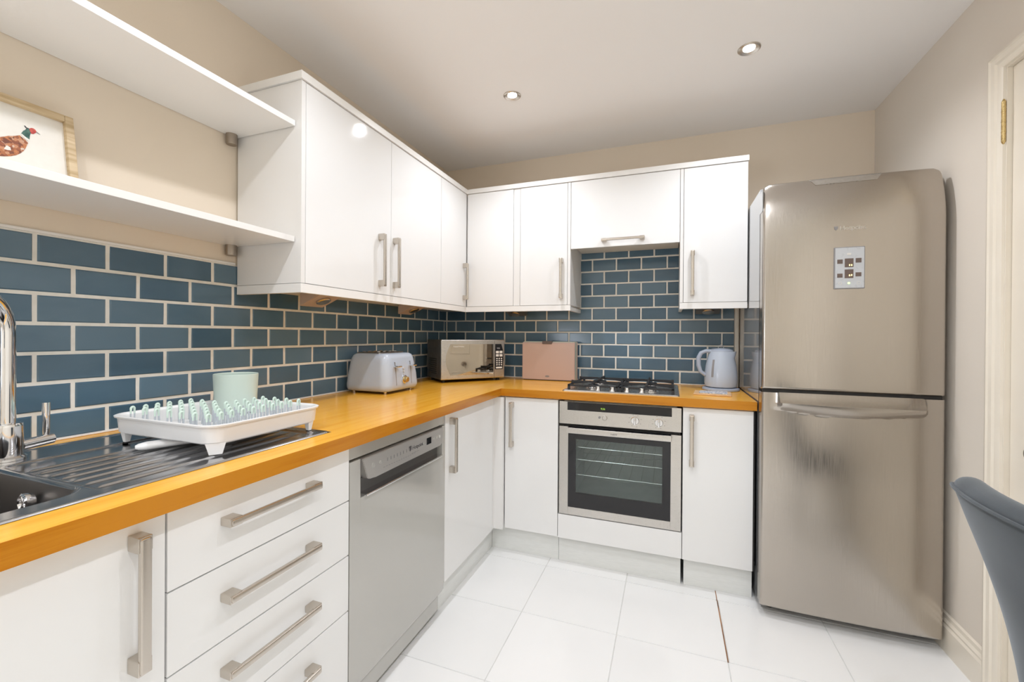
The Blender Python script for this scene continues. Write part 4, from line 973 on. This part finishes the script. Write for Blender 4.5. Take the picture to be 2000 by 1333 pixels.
# ------------------------------------------------------------------ kettle, base and trivet
kt = thing('kettle', 'pale blue electric kettle on its base beside the fridge', 'kettle', (1.815, -0.20, 0.91))
kc = (1.818, -0.205, 0.0)
bm = bmesh.new(); lathe(bm, [(0.090, 0.9103), (0.093, 0.913), (0.092, 0.922), (0.080, 0.926)], kc, n=40); part('power_base', bm, M_BLUE2, kt)
bm = bmesh.new(); lathe(bm, [(0.070, 0.9275), (0.078, 0.931), (0.0825, 0.950), (0.082, 0.990), (0.077, 1.040), (0.068, 1.085), (0.062, 1.110), (0.060, 1.122)], kc, n=40)
for v in bm.verts:
    if v.co.z > 1.09 and v.co.x > kc[0]+0.03: v.co.x += 0.016*ss(1.085, 1.122, v.co.z)*ss(0.03, 0.06, v.co.x-kc[0])
part('body', bm, M_BLUE, kt, smooth=50)
bm = bmesh.new(); lathe(bm, [(0.060, 1.1225), (0.058, 1.130), (0.040, 1.138), (0.003, 1.141)], kc, n=40); part('lid', bm, M_BLUE2, kt, smooth=50)
bm = bmesh.new(); tube(bm, [(kc[0]-0.014, kc[1], 1.137), (kc[0]-0.012, kc[1], 1.150), (kc[0], kc[1], 1.156), (kc[0]+0.012, kc[1], 1.150), (kc[0]+0.014, kc[1], 1.137)], 0.0022, 8); part('lid_ring', bm, M_CHROME, kt)
bm = bmesh.new(); hp = [(kc[0]-0.050, 1.122), (kc[0]-0.075, 1.124), (kc[0]-0.100, 1.112), (kc[0]-0.113, 1.085), (kc[0]-0.113, 1.045), (kc[0]-0.103, 1.010), (kc[0]-0.078, 0.990)]
tube(bm, [(a, kc[1]-0.02, b) for a, b in hp], [0.011, 0.011, 0.0115, 0.012, 0.012, 0.011, 0.009], 14); part('handle', bm, M_BLUE2, kt, smooth=60)
bm = bmesh.new()
for k in range(2):
    pass
a_ = math.radians(-125)
wp = [(0.0825, 0.985), (0.0795, 1.02), (0.0745, 1.05), (0.070, 1.078)]
L0 = [V((kc[0]+(r+0.0015)*math.cos(a_+s_), kc[1]+(r+0.0015)*math.sin(a_+s_), z)) for s_ in (-0.07,) for r, z in wp]; L1 = [V((kc[0]+(r+0.0015)*math.cos(a_+0.07), kc[1]+(r+0.0015)*math.sin(a_+0.07), z)) for r, z in wp]
I0 = [V((kc[0]+(r-0.002)*math.cos(a_-0.07), kc[1]+(r-0.002)*math.sin(a_-0.07), z)) for r, z in wp]; I1 = [V((kc[0]+(r-0.002)*math.cos(a_+0.07), kc[1]+(r-0.002)*math.sin(a_+0.07), z)) for r, z in wp]
loft(bm, [[a, b, c, d] for a, b, c, d in zip(L0, L1, I1, I0)]); part('water_window', bm, M_INKG, kt, label='dark vertical water level window')
tv = thing('trivet', 'small wooden trivet with a blue printed pattern in front of the kettle', 'trivet', (1.76, -0.41, 0.91), math.radians(-6))
part('board', B(-0.085, 0.085, -0.068, 0.068, 0.0003, 0.008, bev=0.002), M_CORK, tv, local=True)
part('printed_tile', B(-0.060, 0.068, -0.046, 0.060, 0.0081, 0.010, bev=0.0006), M_BFLO, tv, local=True)

# ------------------------------------------------------------------ velvet chair
ch = thing('dining_chair', 'grey velvet tub dining chair at the right edge of the room', 'chair', (2.32, -1.84, 0))
PIPE = []
def shell(bm):
    # outer skin of the back, from seat level up; the sides wrap forwards (+x)
    nu, nv = 28, 18; yc, = (-1.845,)
    def pt(u_, v_, off):
        a = (u_*2-1); hw = 0.240+0.020*ss(0, 0.9, v_)-0.010*ss(0.85, 1, v_)
        th = a*1.15
        top = 0.914-0.035*abs(a)**3-0.075*abs(a)**12
        z = 0.44+(top-0.44)*v_
        xo = 2.165-0.11*v_+0.02*math.sin(PI*v_)
        x = xo+(1-math.cos(th))*0.135+0.02*(a*a)
        y = yc+hw*math.sin(th)/math.sin(1.15)
        n = V((-math.cos(th), math.sin(th)*0.6, 0.0)).normalized()
        return V((x, y, z))-n*off
    O = [[pt(i/nu, j/nv, 0) for j in range(nv+1)] for i in range(nu+1)]
    I = [[pt(i/nu, j/nv, 0.055*(0.75+0.25*math.sin(PI*min(1, max(0, i/nu)))**0.5)) for j in range(nv+1)] for i in range(nu+1)]
    rings = []; PIPE.extend(O[i][nv] for i in range(nu+1))
    for i in range(nu+1):
        ring = [O[i][j] for j in range(nv+1)]
        t0, t1 = O[i][nv], I[i][nv]
        for k in range(1, 6):
            a = PI*k/6; m_ = (t0+t1)/2; h_ = (t0-t1)/2; ring.append(m_+h_*math.cos(a)+V((0, 0, 0.022*math.sin(a))))
        ring += [I[i][j] for j in range(nv, -1, -1)]
        rings.append(ring)
    loft(bm, rings)
bm = bmesh.new(); shell(bm); bk = part('backrest', bm, M_VELVET, ch, smooth=60)
bk.modifiers.new('sub', 'SUBSURF').levels = 1; bk.modifiers['sub'].render_levels = 1
bm = bmesh.new(); tube(bm, [p+V((-0.001, 0, 0.001)) for p in PIPE[4:-4]], 0.0034, 8); part('piping', bm, M_VELVET, bk)
bm = bmesh.new(); loft(bm, [[(p[0], p[1], z) for p in rrect(2.205+i, 2.545-i, -2.07+i, -1.62-i, 0.08, 8)] for i, z in ((0.02, 0.385), (0.0, 0.40), (0.0, 0.455), (0.012, 0.475), (0.04, 0.482))])
part('seat', bm, M_VELVET, ch, smooth=60)
for x, y in ((2.25, -2.02), (2.25, -1.67), (2.51, -2.02), (2.51, -1.67)):
    bm = bmesh.new(); tube(bm, [(x, y, 0.386), (x+(0.015 if x > 2.4 else -0.015), y+(0.015 if y > -1.8 else -0.015), 0.0)], [0.014, 0.009], 14); part('leg', bm, M_DARK, ch)
